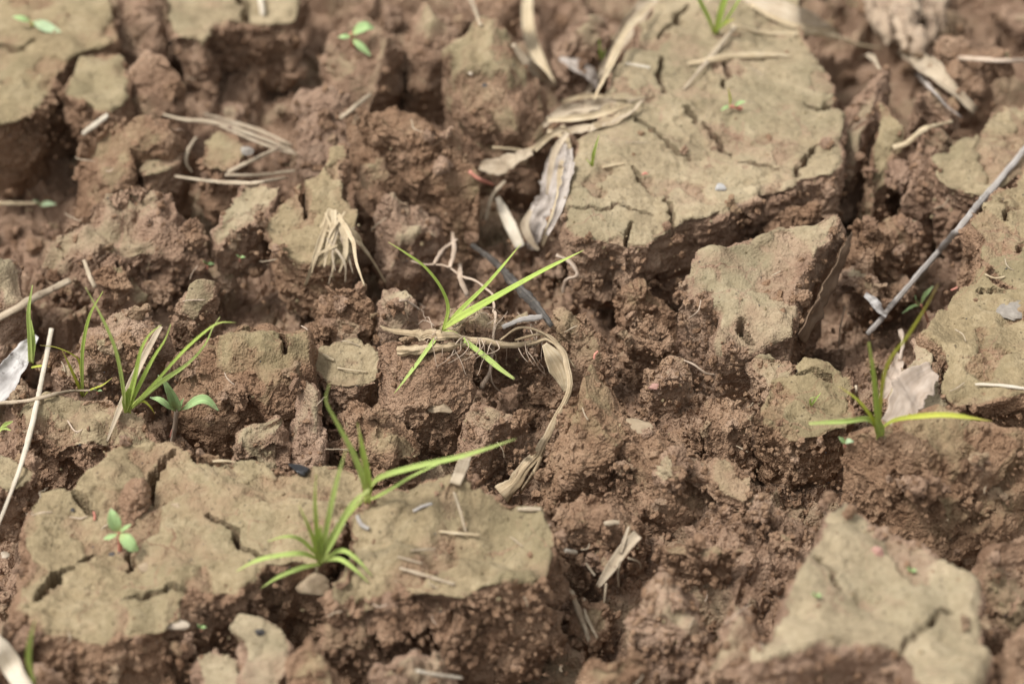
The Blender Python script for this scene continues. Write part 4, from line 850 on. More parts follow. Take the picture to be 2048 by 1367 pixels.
for lab, q, ww, m in (('thin pale strip across the top of the veined husk', [(1120, 205, 8), (1180, 192, 10), (1240, 196, 8), (1290, 194, 3)], [5, 7, 6, 2], STRAW),
                      ('narrow strip under the veined husk', [(1095, 240, 5), (1150, 236, 9), (1200, 228, 9), (1262, 208, 5)], [5, 9, 8, 2], STRAW),
                      ('curled strip bridging the husk and the thin twig', [(1070, 300, 4), (1095, 275, 8), (1125, 258, 9), (1140, 268, 6)], [6, 8, 8, 5], STRAW),
                      ('split strip beside the flat pale straw', [(1135, 265, 6), (1112, 300, 8), (1100, 350, 7), (1095, 390, 3)], [6, 9, 7, 3], HUSK),
                      ('short bent strip below the wrinkled grey leaf', [(1062, 420, 5), (1050, 450, 7), (1062, 480, 6), (1078, 500, 2)], [5, 10, 9, 4], HUSK),
                      ('slanting strip between folded husk and boulder', [(1250, 70, 6), (1225, 125, 8), (1205, 165, 6), (1188, 200, 2)], [4, 8, 7, 3], STRAW),
                      ('wispy strip crossing the folded husk', [(1305, 5, 7), (1262, 50, 10), (1232, 95, 9), (1210, 140, 4)], [5, 9, 8, 3], STRAW),
                      ('thin strip along the wide flat straw', [(1500, 10, 3), (1560, 42, 5), (1620, 58, 4), (1680, 62, 2)], [5, 8, 7, 3], STRAW),
                      ('grey strip under the drooping husk', [(1835, 150, 5), (1862, 180, 7), (1898, 215, 6), (1925, 235, 2)], [5, 8, 7, 3], GREYLEAF)):
    strip('husk_strip', lab, 'dry leaf', q, ww, m, n=34, k=9, th=1.6, curl=.8, wrinkle=3, twist=.4, ragged=.2)
strip('dry_leaf', 'stubby pale leaf sheath poking from brown crumbs', 'dry leaf', [(995, 396, 5), (1010, 430, 7), (1028, 468, 6), (1040, 495, 2)], [6, 13, 16, 13], STRAW_W, k=11, curl=1.1, wrinkle=4)
strip('dry_leaf', 'dull papery leaf behind the thin twig', 'dry leaf', [(960, 330, 2), (1000, 335, 6), (1040, 320, 7), (1065, 305, 4)], [10, 22, 24, 10], HUSK, k=11, curl=.6, wrinkle=9, ragged=.5)
stick('root', 'pinkish red shoot lying on brown soil', 'root', [(938, 342, 2), (958, 358, 3), (988, 370, 1)], [4, 5, 3], REDSTEM, n=20)
stick('twig', 'thin brown twig dropping from the papery leaf', 'twig', [(1010, 362, 4), (985, 390, 5), (975, 425, 3), (972, 440, 1)], [4, 5, 5, 4], HUSK, n=24)
strip('dry_leaf', 'dark tan husk drooping into the gap by the round clod', 'dry leaf', [(1800, 100, 4), (1850, 135, 8), (1905, 180, 8), (1952, 222, 3)], [16, 26, 28, 12], HUSK, k=11, curl=1.1, wrinkle=8, ragged=.4)
strip('dry_leaf', 'grey straw blade under the knobbly root stub', 'dry leaf', [(1720, 120, 2), (1738, 112, 5), (1760, 140, 3)], [5, 12, 4], HUSK, k=9, curl=.8, wrinkle=4)
strip('dry_leaf', 'bleached ragged leaf beside the long leaning straw', 'dry leaf', [(75, 672, 22), (50, 700, 20), (20, 740, 18), (-15, 780, 14), (-40, 815, 6)], [6, 22, 34, 34, 16], WHITELEAF, n=50, k=15, curl=.9, wrinkle=10, ragged=.6)
strip('dry_leaf', 'wide pale straw leaf beside a single green blade', 'dry leaf', [(-40, 1262, 8), (5, 1300, 12), (40, 1350, 12), (75, 1410, 8)], [16, 22, 22, 18], STRAW_W, k=11, curl=.9, wrinkle=4)
# crumpled whitish leaf on the right slab
wl = empty('crumpled_leaf', pt(1810, 790, tsurf(1810, 790)))
tag(wl, 'crumpled whitish dead leaf stuck to the narrow slab', 'dry leaf')
part(ribbon_mesh('leaf_blade', path([(1868, 738, 1), (1840, 760, 2), (1810, 800, 2), (1782, 850, 1)], .001), [16, 34, 38, 18], PALELEAF, n=50, k=17, curl=.2, wrinkle=5, ragged=.5), wl, 'leaf_blade')
part(ribbon_mesh('leaf_fold', path([(1800, 700, 6), (1790, 740, 7), (1775, 780, 5), (1762, 800, 2)], .001), [5, 12, 20, 8], PALELEAF, n=40, k=13, curl=.9, wrinkle=9, ragged=.6), wl, 'leaf_fold')
part(tube_mesh('leaf_stalk', path([(1802, 660, 8), (1806, 685, 8), (1800, 720, 6)], .001), [6, 4, 4], PALELEAF, n=20, knob=.3), wl, 'leaf_stalk')
stick('straw', 'thin looping straw at the foot of the yellowing grass', 'straw', [(1712, 770, 3), (1716, 800, 5), (1730, 820, 5), (1735, 850, 2)], [3, 3.5, 3], HUSK, n=24)
strip('dry_leaf', 'scrap of grey leaf in the hollow under the twig', 'dry leaf', [(1730, 588, 2), (1748, 600, 5), (1760, 620, 3), (1772, 632, 1)], [6, 11, 10, 4], WHITELEAF, n=30, k=11, curl=.8, wrinkle=7, ragged=.6)
# smooth brown sheet
strip('bark_sheet', 'smooth thin brown sheet standing on edge beside the tipped clod', 'bark', [(1702, 466, 6), (1682, 515, 6), (1655, 575, 5), (1625, 630, 4), (1600, 678, 2)], [2, 15, 22, 25, 24], BARK, n=50, k=13, th=5, curl=.4, wrinkle=6, nrm=(.66, -.62, .42), ragged=.2)
# small chips and straws in front
stick('straw', 'thin upright straw on the thick slab', 'straw', [(908, 983, 4), (920, 1020, 3), (932, 1065, 1)], [2.5, 3, 2.5], HUSK, n=16, k=6)
stick('straw', 'white straw scrap lying on the thick slab', 'straw', [(878, 1062, 1), (920, 1066, 2), (960, 1070, 1)], [2.5, 3.5, 3], STRAW, n=16)
stick('straw', 'short tan straw flat on the thick slab', 'straw', [(822, 1100, 1), (850, 1098, 1), (872, 1097, 1)], [2, 2.5, 2], HUSK, n=12)
stick('straw', 'slim straw pressed into the thick slab', 'straw', [(795, 1112, 1), (822, 1120, 1), (845, 1126, 1)], [2, 2, 1.5], HUSK, n=12)
stick('straw', 'long faint straw near the slab front edge', 'straw', [(800, 1135, 1), (850, 1150, 1), (910, 1168, 1)], [3, 4, 3], HUSK, n=16)
stick('straw', 'grey splinter lying by the grass base', 'straw', [(826, 1022, 1), (845, 1012, 1), (865, 1006, 1)], [3, 4, 3], TWIG, n=12)
stick('straw', 'curled dark splinter by the slab crack', 'straw', [(714, 1030, 1), (722, 1048, 2), (738, 1057, 1)], [4, 5, 4], TWIG, n=16)
strip('wood_chip', 'weathered wood chip standing in crumbs near the stem foot', 'wood chip', [(932, 912, 5), (922, 940, 5), (910, 968, 2)], [11, 12, 10], HUSK, n=24, k=9, th=4, curl=.3)
ch = empty('straw_chip', pt(1230, 1130, tsurf(1230, 1130))); tag(ch, 'frayed straw chip standing in the crumbly pit', 'straw chip')
for q, ww in (([(1276, 1068, 12), (1250, 1095, 12), (1225, 1130, 9), (1196, 1172, 3)], [11, 12, 11, 5]), ([(1258, 1052, 12), (1248, 1080, 11), (1240, 1105, 8)], [2, 4, 4]), ([(1240, 1120, 8), (1236, 1145, 6), (1238, 1172, 2)], [2.5, 2, 1.5]),
              ([(1172, 1125, 3), (1182, 1140, 5), (1190, 1150, 3)], [2, 2.5, 2]), ([(1212, 1165, 4), (1210, 1185, 4), (1208, 1205, 1)], [2.5, 2, 1.5]), ([(1255, 1115, 8), (1275, 1122, 6), (1280, 1135, 3)], [2, 2, 1.5])):
    part(ribbon_mesh('strand', path(q, .001), ww, HUSK, n=24, k=7, th=2.5, curl=.9, wrinkle=2), ch, 'strand')
for lab, q, ww, m in (('tuft of dry fibres in the dark pit', [(1142, 1180, 4), (1155, 1215, 6), (1172, 1260, 4), (1180, 1290, 1)], [5, 7, 6, 3], HUSK), ('thin fibre leaning across the dark pit', [(1168, 1195, 3), (1172, 1230, 5), (1195, 1275, 2)], [3, 4, 3], HUSK),
                    ('fine straw lying on the heaped clod below the thick slab', [(832, 1340, 2), (870, 1348, 3), (925, 1355, 1)], [3, 4, 3], STRAW_W), ('tiny white straw bit beside the pit', [(1130, 1100, 2), (1142, 1102, 2), (1153, 1104, 1)], [4, 5, 4], STRAW_W),
                    ('flat buff straw bit behind the pit', [(1035, 1018, 2), (1060, 1017, 2), (1082, 1018, 1)], [4, 5, 4], HUSK), ('pale pellet-like straw end among crumbs', [(1208, 1047, 3), (1222, 1045, 4), (1238, 1044, 2)], [5, 6, 5], HUSK),
                    ('small straw on the flat pale plate', [(645, 708, 1), (655, 714, 1), (668, 720, 1)], [3, 4, 3], STRAW), ('light sliver crossing the flat pale plate', [(674, 735, 1), (705, 740, 2), (735, 744, 1)], [2, 2.5, 2], STRAW),
                    ('straw sliver on the big slab near the red-leaved sprout', [(1205, 335, 1), (1228, 330, 2), (1248, 327, 1)], [3, 4, 4], STRAW), ('white chip of straw beside the folded husk', [(1250, 127, 2), (1275, 131, 2), (1300, 136, 1)], [4, 5, 4], STRAW_W),
                    ('bright white chip at the square slab corner', [(166, 268, 3), (190, 250, 4), (216, 230, 2)], [7, 9, 7], STRAW_W), ('pale thin fibre in the split under the red-stemmed slab', [(425, 922, 1), (450, 921, 2), (472, 924, 1)], [2.5, 3, 2], STRAW),
                    ('small fibre beside the wedge of brown soil', [(1448, 1248, 1), (1475, 1225, 2), (1500, 1208, 1)], [1.5, 2, 1.5], ROOT), ('dry stalk in the gap beside the squared brown clod', [(935, -20, 4), (950, 20, 6), (962, 52, 3)], [6, 6, 5], HUSK),
                    ('stubby pale straw end on the split slab', [(520, -10, 2), (523, 10, 3), (526, 32, 1)], [8, 8, 6], STRAW_W), ('slender straw over the porous slab', [(1970, 548, 1), (1990, 556, 2), (2010, 553, 1)], [2, 2, 2], STRAW),
                    ('faint white straw on the smooth slab', [(1950, 768, 1), (2000, 770, 2), (2060, 778, 1)], [3, 4, 3], STRAW_W)):
    stick('straw', lab, 'straw', q, ww, m, n=18, k=8)

for i in range(55):
    u, v = random.uniform(20, 2030), random.uniform(150, 1350); a = random.uniform(0, 6.28); l = random.uniform(9, 24)
    q = [(u, v, 1), (u + l * math.cos(a) + random.uniform(-5, 5), v + l * .7 * math.sin(a) + random.uniform(-5, 5), 2), (u + 2 * l * math.cos(a), v + 1.4 * l * math.sin(a), 1)]
    stick('straw_fibre', 'fine dry fibre lying near ' + near(u, v), 'straw', q, [1.2, 1.7, 1.1], random.choice((ROOT, HUSK, HUSK)), n=14, k=5, wob=.0015, group='fine dry fibres on the soil')
# ---- knobbly root stub, top right ----
rs = empty('root_stub', pt(1810, 80, tsurf(1810, 80))); tag(rs, 'knobbly tan root stub with cut root ends', 'root stub')
for q, ww in (([(1770, -40, 22), (1765, 10, 22), (1775, 60, 16), (1790, 85, 8)], [26, 30, 26, 16]), ([(1810, -40, 26), (1808, 20, 28), (1812, 70, 22), (1815, 105, 12)], [28, 30, 28, 18]), ([(1850, -40, 24), (1855, 15, 25), (1860, 50, 19), (1855, 85, 10)], [26, 28, 24, 14]),
              ([(1880, -40, 18), (1882, 10, 18), (1884, 45, 12), (1880, 62, 6)], [16, 20, 18, 12]), ([(1745, -40, 14), (1742, 10, 14), (1750, 45, 10), (1760, 65, 5)], [12, 18, 16, 10]), ([(1830, 60, 24), (1838, 85, 20), (1836, 108, 12)], [14, 18, 14])):
    part(tube_mesh('root_end', path(q, .001), ww, STUBM, n=70, k=28, knob=.26, flat=.8, wob=.003, ridge=.28), rs, 'root_end')

# ---- stones ----
STN = {}
def stone(label, u, v, r, mat, stretch=(1.2, .9, .7), cat='pebble', name='pebble', rot=0):
    k = len(STN); STN[label] = 1
    V, F, _ = chunk(ICO4, r * PX, 4000 + 13 * k, cuts=8, rough=.06 if r < 14 else .12); V = (V * np.array(stretch)) @ rotm(.2, .1, rot).T
    p = pt(u, v, tsurf(u, v)); z = p[2] - V[:, 2].min() - .25 * r * PX
    o = link(name, np_mesh(name, V, F, mat), (p[0], p[1], z)); tag(o, label, cat); stamp(V + np.array(o.location))
stone('grey rounded pebble under the straw bundle', 490, 305, 15, GREYST)
stone('grey-white pebble on the lower part of the big slab', 1440, 378, 11, BLUEST)
stone('long pale pebble at the front notch of the cracked slab', 350, 1252, 16, WHITE, (1.4, .7, .6))
stone('tan pebble set in the cracked slab', 287, 1137, 13, CREAM)
stone('blocky buff stone below the front grass', 626, 1178, 25, CREAM, (1.1, .9, 1.0), 'stone', 'stone')
stone('dark round grain beside the red-stemmed seedling', 226, 1110, 6, DARKST)
stone('dark round pebble on the tan block', 518, 1266, 8, DARKST)
stone('pink pebble on the triangular slab', 1756, 1106, 12, PINKST, (1, 1, .8))
stone('dark greenish pit stone on the round boulder', 970, 168, 11, DARKST, (1, 1, .4))
stone('white grain at the rim of the round boulder', 940, 148, 7, WHITE)
stone('pale flat grain on the red-stemmed seedling slab', 353, 1011, 8, CREAM, (1.3, 1, .5))
stone('flat grey stone chip in the smooth slab', 2030, 625, 30, GREYST, (1.2, 1.0, .25), 'stone', 'stone', .6)
stone('black grain on the porous slab', 2012, 538, 5, DARKST)
stone('round buff pebble by the shard before the stem clod', 880, 820, 17, CREAM)
stone('flaky tan stone at the mouth of the dark pit', 1270, 858, 22, CREAM, (1.2, .9, .6), 'stone', 'stone')
stone('orange-tinged grain below the pyramid clod', 1308, 775, 10, PINKST, (1.4, .8, .6))
stone('small dark grain in the long slab by its short crack', 145, 1020, 5, DARKST)
stone('glossy black chip at the slab rim by the tall grass blade', 600, 944, 17, BLACKSH, (1.5, .7, .6), 'chip', 'chip', -.35)
stone('white grain on brown soil below the long leaning straw', 8, 1110, 9, WHITE)
# crumbly brown lump on the slab
bc('brown crumb lump sitting on the long cracked slab', [(238, 985), (255, 968), (285, 975), (296, 1000), (288, 1035), (262, 1048), (245, 1025)], .033, (0, .3), .010, .4, .004, 0, 1.0, 1, FINE)

# ------------------------------------------------------------------ plants
def plant(name, label, cat, u, v, dt=0.):
    t = tsurf(u, v) - dt; e = empty(name, pt(u, v, t)); tag(e, label, cat); return e, t
def blade(par, t, pts, ws, mat=GRASS, k=5, **kw):
    P = path(pts, .0006, free=True, base_t=t); ws = [x * .63 for x in ws[:-1]] + [min(ws[-1] * .5, 2.5)]
    return part(ribbon_mesh('blade', P, ws, mat, n=30, k=7, th=1.2, curl=.25, fold=kw.pop('fold', .35), nrm=kw.pop('nrm', (0, -.55, .83)), **kw), par, 'blade')
g, t = plant('grass_seedling', 'star-shaped green grass seedling growing by the dry stem', 'grass', 888, 657, .004)
blade(g, t, [(886, 660), (897, 615, 8), (882, 572, 16), (850, 532, 20), (812, 505, 20), (777, 484, 18)], [4, 6, 6, 6, 5, 1], GRASS2)
blade(g, t, [(888, 655), (930, 612, 12), (980, 562, 22), (1042, 488, 30)], [5, 8, 6, 5, 1], GRASS2)
blade(g, t, [(886, 658), (920, 636, 10), (1000, 590, 22), (1080, 545, 26), (1168, 500, 24)], [6, 13, 13, 10, 8, 6, 1], GRASS2)
blade(g, t, [(888, 660), (912, 670, 10), (960, 705, 16), (1000, 738, 18), (1029, 758, 18)], [4, 7, 8, 9, 7], GRASS)
blade(g, t, [(886, 662), (868, 682, 10), (835, 727, 18), (808, 762, 18), (788, 787, 14)], [3, 7, 7, 6, 1], GRASS)
for q in ([(900, 660, 4), (960, 625, 8), (985, 640, 4)], [(905, 655, 4), (940, 628, 8), (980, 615, 6), (1000, 625, 3)], [(870, 655, 3), (850, 640, 5), (835, 650, 2)]):
    part(tube_mesh('rootlet', path(q, .0005), [1.2, 1.2, .8], ROOT, n=20, k=5, wob=.002), g, 'rootlet')
g, t = plant('grass_seedling', 'clump of upright thin grass blades beside the pinkish straw', 'grass', 252, 822)
blade(g, t, [(250, 822), (247, 770, 16), (233, 700, 32), (208, 640, 42), (171, 574, 48)], [4, 7, 7, 6, 1], GRASS)
blade(g, t, [(252, 822), (270, 760, 16), (283, 700, 28), (300, 668, 34), (322, 650, 36)], [8, 11, 8, 5, 1], GRASS2)
blade(g, t, [(256, 822), (280, 770, 14), (308, 715, 26), (330, 680, 32), (342, 648, 36)], [6, 7, 7, 4, 1], GRASS2)
blade(g, t, [(258, 822), (305, 772, 14), (365, 705, 28), (412, 662, 36), (440, 645, 38), (472, 645, 36)], [5, 6, 5, 5, 4, 1], GRASS2)
blade(g, t, [(260, 818), (318, 768, 14), (375, 728, 24), (410, 690, 30), (426, 655, 34), (440, 634, 36)], [7, 9, 8, 5, 3, 1], GRASS)
blade(g, t, [(256, 824), (252, 800, 6), (258, 775, 12)], [10, 12, 4], GRASS2)
blade(g, t, [(262, 818), (285, 802, 6), (300, 812, 6), (310, 828, 2)], [4, 5, 3, 1], GRASSY)
g, t = plant('grass_seedling', 'sparse three-bladed grass shoot on the crust ledge', 'grass', 167, 790)
blade(g, t, [(166, 792), (165, 740, 14), (167, 690, 26), (180, 630, 38), (206, 582, 46)], [5, 6, 6, 5, 1], GRASS2)
blade(g, t, [(165, 780), (160, 725, 14), (145, 708, 20), (112, 694, 24), (80, 690, 24)], [3, 4, 4, 3, 1], GRASSY)
blade(g, t, [(166, 792), (150, 755, 10), (135, 722, 18), (124, 700, 22)], [4, 5, 4, 1], GRASSY)
blade(g, t, [(168, 792), (180, 780, 4), (205, 770, 6), (225, 755, 6)], [3, 3, 3, 1], GRASSY)
g, t = plant('grass_seedling', 'grass seedling with one long blade pointing sideways, at the slab crack', 'grass', 735, 1008)
blade(g, t, [(735, 1008), (730, 965, 12), (705, 900, 24), (672, 840, 34), (652, 800, 40), (659, 767, 44)], [6, 10, 9, 7, 4, 1], GRASS)
blade(g, t, [(736, 1008), (738, 960, 14), (728, 905, 26), (715, 845, 36)], [6, 10, 9, 1], GRASS2)
blade(g, t, [(736, 985), (760, 955, 12), (830, 933, 20), (930, 910, 24), (1032, 877, 26)], [5, 8, 8, 6, 1], GRASS)
blade(g, t, [(738, 1000), (770, 985, 8), (820, 955, 14), (860, 935, 16), (905, 915, 16)], [4, 6, 5, 3, 1], GRASS)
blade(g, t, [(735, 1010), (734, 990, 4), (738, 972, 8)], [7, 8, 6], GRASSY)
g, t = plant('grass_seedling', 'many-bladed bright grass tuft spreading over the long slab', 'grass', 642, 1122)
blade(g, t, [(642, 1122), (655, 1050, 18), (672, 970, 32), (692, 898, 42)], [7, 8, 7, 1], GRASS)
blade(g, t, [(640, 1124), (668, 1075, 14), (705, 1010, 26), (738, 978, 32)], [9, 13, 10, 5], GRASS)
blade(g, t, [(638, 1120), (634, 1060, 16), (630, 1000, 28), (632, 948, 36)], [6, 7, 5, 1], GRASS2)
blade(g, t, [(638, 1120), (628, 1080, 14), (612, 1040, 24), (598, 1010, 28)], [6, 7, 5, 1], GRASS2)
blade(g, t, [(636, 1118), (600, 1107, 14), (550, 1112, 18), (510, 1122, 18), (472, 1142, 14)], [5, 8, 7, 6, 1], GRASS)
blade(g, t, [(640, 1128), (605, 1135, 10), (560, 1152, 12), (522, 1175, 8)], [5, 7, 6, 1], GRASS)
blade(g, t, [(636, 1112), (600, 1078, 14), (570, 1072, 18), (535, 1082, 16)], [4, 6, 5, 1], GRASS)
blade(g, t, [(648, 1122), (680, 1118, 12), (710, 1138, 14), (738, 1165, 12)], [4, 7, 6, 1], GRASS)
blade(g, t, [(650, 1118), (685, 1100, 12), (715, 1118, 14), (745, 1152, 12)], [4, 7, 6, 1], GRASS)
blade(g, t, [(650, 1105), (690, 1040, 16), (720, 1005, 20), (740, 990, 22)], [4, 5, 4, 1], GRASS2)
blade(g, t, [(642, 1124), (640, 1085, 10), (642, 1050, 16)], [9, 10, 3], GRASS2)
g, t = plant('grass_seedling', 'yellowing grass seedling arching over the brown mound', 'grass', 1756, 872)
blade(g, t, [(1756, 874), (1752, 820, 16), (1746, 750, 32), (1737, 685, 44)], [9, 11, 8, 4], GRASS2)
blade(g, t, [(1756, 872), (1770, 740, 34), (1815, 670, 44), (1850, 615, 50), (1876, 568, 54)], [4, 5, 6, 5, 1], GRASSY)
blade(g, t, [(1754, 862), (1735, 838, 10), (1690, 842, 16), (1618, 846, 18)], [4, 8, 7, 6], GRASS)
blade(g, t, [(1758, 860), (1790, 840, 10), (1840, 832, 18), (1900, 830, 22), (1985, 842, 20)], [3, 6, 8, 7, 1], GRASSY)
blade(g, t, [(1752, 865), (1742, 835, 12), (1715, 800, 20), (1678, 772, 24)], [6, 7, 5, 1], GRASSY)
blade(g, t, [(1758, 875), (1760, 855, 6), (1752, 830, 12)], [11, 12, 5], GRASS2)
g, t = plant('grass_seedling', 'bright grass shoots beside the wide flat straw', 'grass', 1428, 66)
blade(g, t, [(1428, 68), (1415, 35, 10), (1395, -5, 20), (1385, -40, 26)], [5, 9, 9, 6], GRASS2)
blade(g, t, [(1430, 68), (1440, 35, 10), (1450, 0, 18), (1470, -40, 26)], [7, 12, 11, 6], GRASS2)
blade(g, t, [(1432, 66), (1450, 45, 8), (1470, 15, 16), (1490, -20, 22)], [4, 7, 6, 2], GRASS2)
blade(g, t, [(1434, 62), (1455, 45, 6), (1470, 38, 8)], [4, 5, 2], GRASSY)
g, t = plant('grass_seedling', 'lone short green sprout on the left side of the big slab', 'grass', 1184, 332)
blade(g, t, [(1184, 332), (1188, 305, 8), (1198, 270, 14)], [5, 6, 1], GRASS2)
blade(g, t, [(1184, 332), (1178, 325, 3), (1172, 318, 4)], [3, 4, 1], GRASS2)
g, t = plant('grass_seedling', 'single green blade beside the wide pale straw leaf', 'grass', 68, 1358)
blade(g, t, [(68, 1362), (58, 1320, 10), (60, 1280, 20), (70, 1238, 28)], [5, 8, 7, 1], GRASS)
blade(g, t, [(68, 1364), (64, 1345, 4), (60, 1330, 6)], [5, 5, 2], GRASS)
g, t = plant('grass_seedling', 'upright green shoots behind the ragged bleached leaf', 'grass', 62, 720)
blade(g, t, [(62, 725), (60, 670, 10), (58, 620, 18), (65, 570, 24)], [8, 8, 7, 2], GRASS)
blade(g, t, [(64, 725), (68, 680, 8), (62, 640, 12)], [7, 8, 3], GRASS)
blade(g, t, [(62, 735), (80, 732, 5), (100, 733, 6)], [3, 4, 1], GRASSY)
g, t = plant('grass_seedling', 'tiny green tuft on the round plate', 'grass', 1625, 808)
blade(g, t, [(1622, 812), (1630, 800, 4), (1642, 785, 7)], [3, 4, 1], GRASS)
blade(g, t, [(1622, 812), (1620, 798, 4), (1632, 792, 6)], [3, 3, 1], GRASS)
g, t = plant('grass_seedling', 'faint green blade in the gap by the folded husk', 'grass', 1202, 118)
blade(g, t, [(1202, 120), (1200, 100, 6), (1198, 78, 10)], [5, 6, 2], GRASS)
blade(g, t, [(1203, 120), (1208, 108, 4), (1210, 98, 6)], [3, 4, 1], GRASS)
g, t = plant('grass_seedling', 'small grass sprig below the bleached ragged leaf', 'grass', 10, 860)
blade(g, t, [(0, 862), (10, 850, 4), (26, 842, 6)], [5, 7, 2], GRASS)
blade(g, t, [(-4, 865), (8, 855, 3), (22, 860, 4)], [5, 6, 2], GRASS)
def leaf(par, t, pts, ws_, mat=LEAF, curl=.35, wrinkle=1., nrm=(0, -.5, .86), name='leaf', **kw):
    ws = [x * .82 for x in ws_]
    return part(ribbon_mesh(name, path(pts, .0006, free=True, base_t=t), ws, mat, n=26, k=11, th=1.6, curl=curl, fold=.12, wrinkle=wrinkle, nrm=nrm, **kw), par, name)
def stem(par, t, pts, ws, mat=REDSTEM):
    return part(tube_mesh('stem', path(pts, .0004, free=True, base_t=t), ws, mat, n=20, k=8, knob=.08), par, 'stem')
OV = [1.5, 9, 13, 14, 12, 7, 1]
def ov(w): return [x * w / 14 for x in OV]
s, t = plant('broadleaf_seedling', 'broad-leaved green seedling with a reddish stem beside the grass clump', 'seedling', 350, 880)
stem(s, t, [(345, 885), (350, 850, 8), (354, 818, 14)], [5, 5, 5], ROOT)
stem(s, t, [(343, 872), (346, 862, 5), (349, 852, 8)], [4, 4, 3])
leaf(s, t, [(354, 818, 14), (350, 795, 22), (335, 768, 28), (316, 750, 30)], ov(17)[1:], LEAF, .6)
leaf(s, t, [(356, 822, 14), (378, 812, 20), (408, 800, 22), (438, 822, 16)], [2, 3, 9, 14, 14, 9, 1], LEAF, .7)
leaf(s, t, [(352, 822, 14), (335, 812, 18), (318, 800, 20), (300, 795, 18)], [2, 4, 8, 9, 6, 1], LEAF, .5)
leaf(s, t, [(356, 820, 15), (362, 808, 18), (368, 796, 20)], [2, 8, 5, 1], LEAF, .6)
s, t = plant('broadleaf_seedling', 'red-stemmed seedling with round leaves on the long cracked slab', 'seedling', 240, 1098)
stem(s, t, [(240, 1100), (240, 1080, 5), (238, 1062, 9)], [4.5, 4, 3.5])
leaf(s, t, [(237, 1062, 9), (230, 1048, 11), (225, 1030, 12), (222, 1016, 11)], ov(15), LEAF)
leaf(s, t, [(241, 1066, 9), (252, 1078, 11), (264, 1092, 11), (277, 1100, 9)], ov(15), LEAF)
leaf(s, t, [(240, 1062, 9), (250, 1056, 11), (262, 1048, 12)], [1, 5, 5, 1], LEAF)
leaf(s, t, [(236, 1066, 9), (224, 1072, 10), (207, 1077, 9)], [1, 5, 6, 1], LEAF)
s, t = plant('broadleaf_seedling', 'reddish sprout with tiny leaves on the big slab', 'seedling', 1465, 218)
stem(s, t, [(1482, 217), (1470, 214, 3), (1458, 212, 3)], [5, 4, 4])
leaf(s, t, [(1468, 214, 3), (1480, 206, 6), (1492, 203, 6)], [1, 5, 5, 1], LEAF)
leaf(s, t, [(1460, 212, 3), (1450, 216, 5), (1442, 221, 4)], [1, 5, 4, 1], LEAF)
leaf(s, t, [(1460, 212, 3), (1460, 196, 8), (1456, 176, 12)], [1, 3, 3, 1], GRASSY)
s, t = plant('broadleaf_seedling', 'pale seedling with a mint leaf on the wide slab', 'seedling', 64, 48)
stem(s, t, [(64, 52), (64, 44, 5)], [4, 3], GRASSY)
leaf(s, t, [(66, 44, 5), (82, 50, 7), (100, 58, 8), (122, 64, 6)], ov(17), LEAF2)
leaf(s, t, [(62, 44, 5), (45, 38, 7), (25, 34, 6)], ov(9), LEAF)
s, t = plant('broadleaf_seedling', 'little seedling sprouting on the warm brown rounded clod', 'seedling', 704, 80)
stem(s, t, [(706, 92), (704, 76, 8), (702, 66, 12)], [4, 4, 3])
leaf(s, t, [(704, 68, 12), (720, 58, 15), (735, 54, 16), (748, 58, 14)], ov(17), LEAF)
leaf(s, t, [(702, 72, 11), (690, 74, 13), (676, 74, 12)], ov(8), LEAF)
leaf(s, t, [(704, 78, 9), (720, 92, 11), (742, 112, 10)], ov(11), LEAF)
s, t = plant('broadleaf_seedling', 'thin-leaved red-stemmed sprout leaning from the smooth slab', 'seedling', 1855, 640)
stem(s, t, [(1856, 642), (1850, 625, 5), (1842, 610, 9)], [3, 3, 2.5])
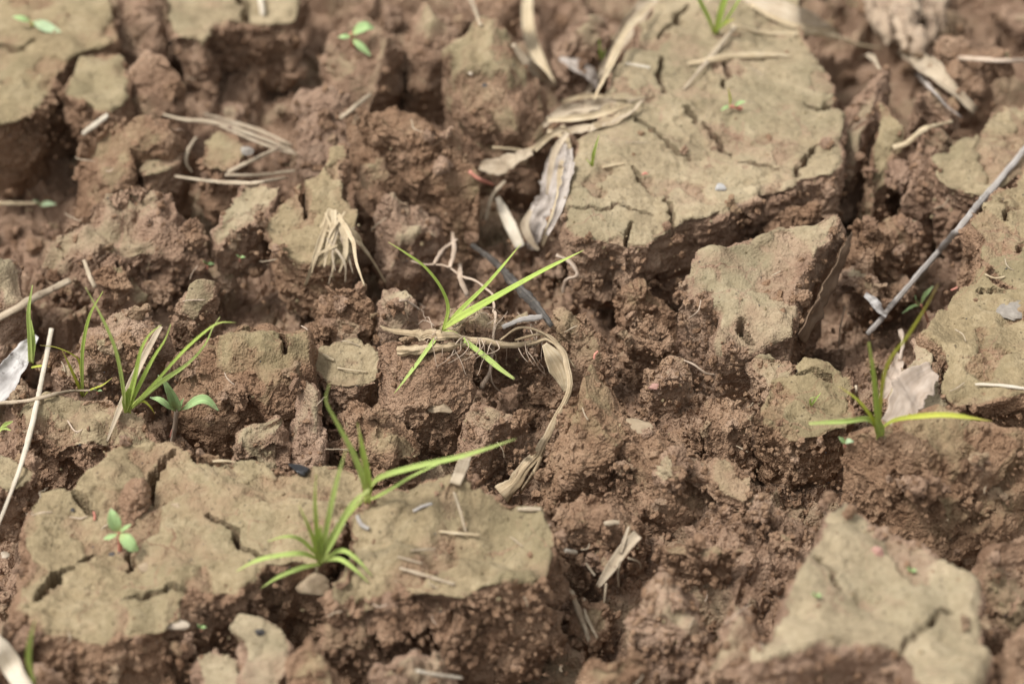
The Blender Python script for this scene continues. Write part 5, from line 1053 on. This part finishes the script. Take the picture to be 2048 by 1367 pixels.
leaf(s, t, [(1842, 608, 9), (1850, 590, 13), (1866, 572, 15)], [1, 5, 6, 1], LEAF)
leaf(s, t, [(1840, 608, 9), (1832, 602, 12), (1830, 590, 14)], [1, 5, 5, 1], LEAF)
leaf(s, t, [(1840, 610, 9), (1822, 614, 11), (1804, 627, 9)], [1, 4, 4, 1], LEAF)
s, t = plant('broadleaf_seedling', 'mint green leaf pair at the end of the thick straw', 'seedling', 88, 408)
leaf(s, t, [(80, 409, 2), (96, 408, 5), (114, 408, 4)], ov(9), LEAF2)
leaf(s, t, [(80, 409, 2), (72, 404, 4), (64, 402, 3)], ov(6), LEAF2)
for lab, u, v, a in (('tiny green shoots on the pale lumpy clod', 415, 530, 9), ('dot of green leaf near the narrow shard', 480, 516, 7), ('pair of pale cotyledons in the front hollow', 402, 1255, 7), ('minute sprout on the triangular slab', 1632, 1192, 8),
                     ('yellow-green sprig near the pink pebble', 1822, 1142, 8), ('small mint leaf at the edge of the brown mound', 1690, 885, 11), ('green speck of a seedling by the knobbly root stub', 1705, 12, 9), ('hidden green sprout under the grass clump ledge', 195, 782, 6)):
    s, t = plant('tiny_sprout', lab, 'seedling', u, v)
    leaf(s, t, [(u, v, 1), (u + a * .7, v - a * .3, 3), (u + a * 1.6, v - a * .2, 3)], ov(a * .6), LEAF2 if a > 9 else LEAF)
    leaf(s, t, [(u, v, 1), (u - a * .6, v - a * .5, 3), (u - a * 1.1, v - a * 1.1, 4)], ov(a * .6), LEAF)
    stem(s, t, [(u, v + a * .8), (u, v, 1)], [2, 2])
for lab, q in (('crimson stalk beside the red-stemmed seedling', [(189, 1040, 1), (189, 1028, 3), (187, 1022, 3)]), ('crimson fleck on the pyramid clod', [(1188, 718, 1), (1190, 708, 2), (1196, 702, 1)]),
               ('red thread at the rim of the smooth slab', [(1902, 580, 2), (1908, 578, 3), (1915, 574, 1)]), ('red fleck on the slab by the grey-white pebble', [(1284, 350, 1), (1290, 346, 2), (1296, 348, 1)])):
    stick('red_shoot', lab, 'shoot', q, [2.2, 2.6, 2], REDSTEM, n=12, k=6)
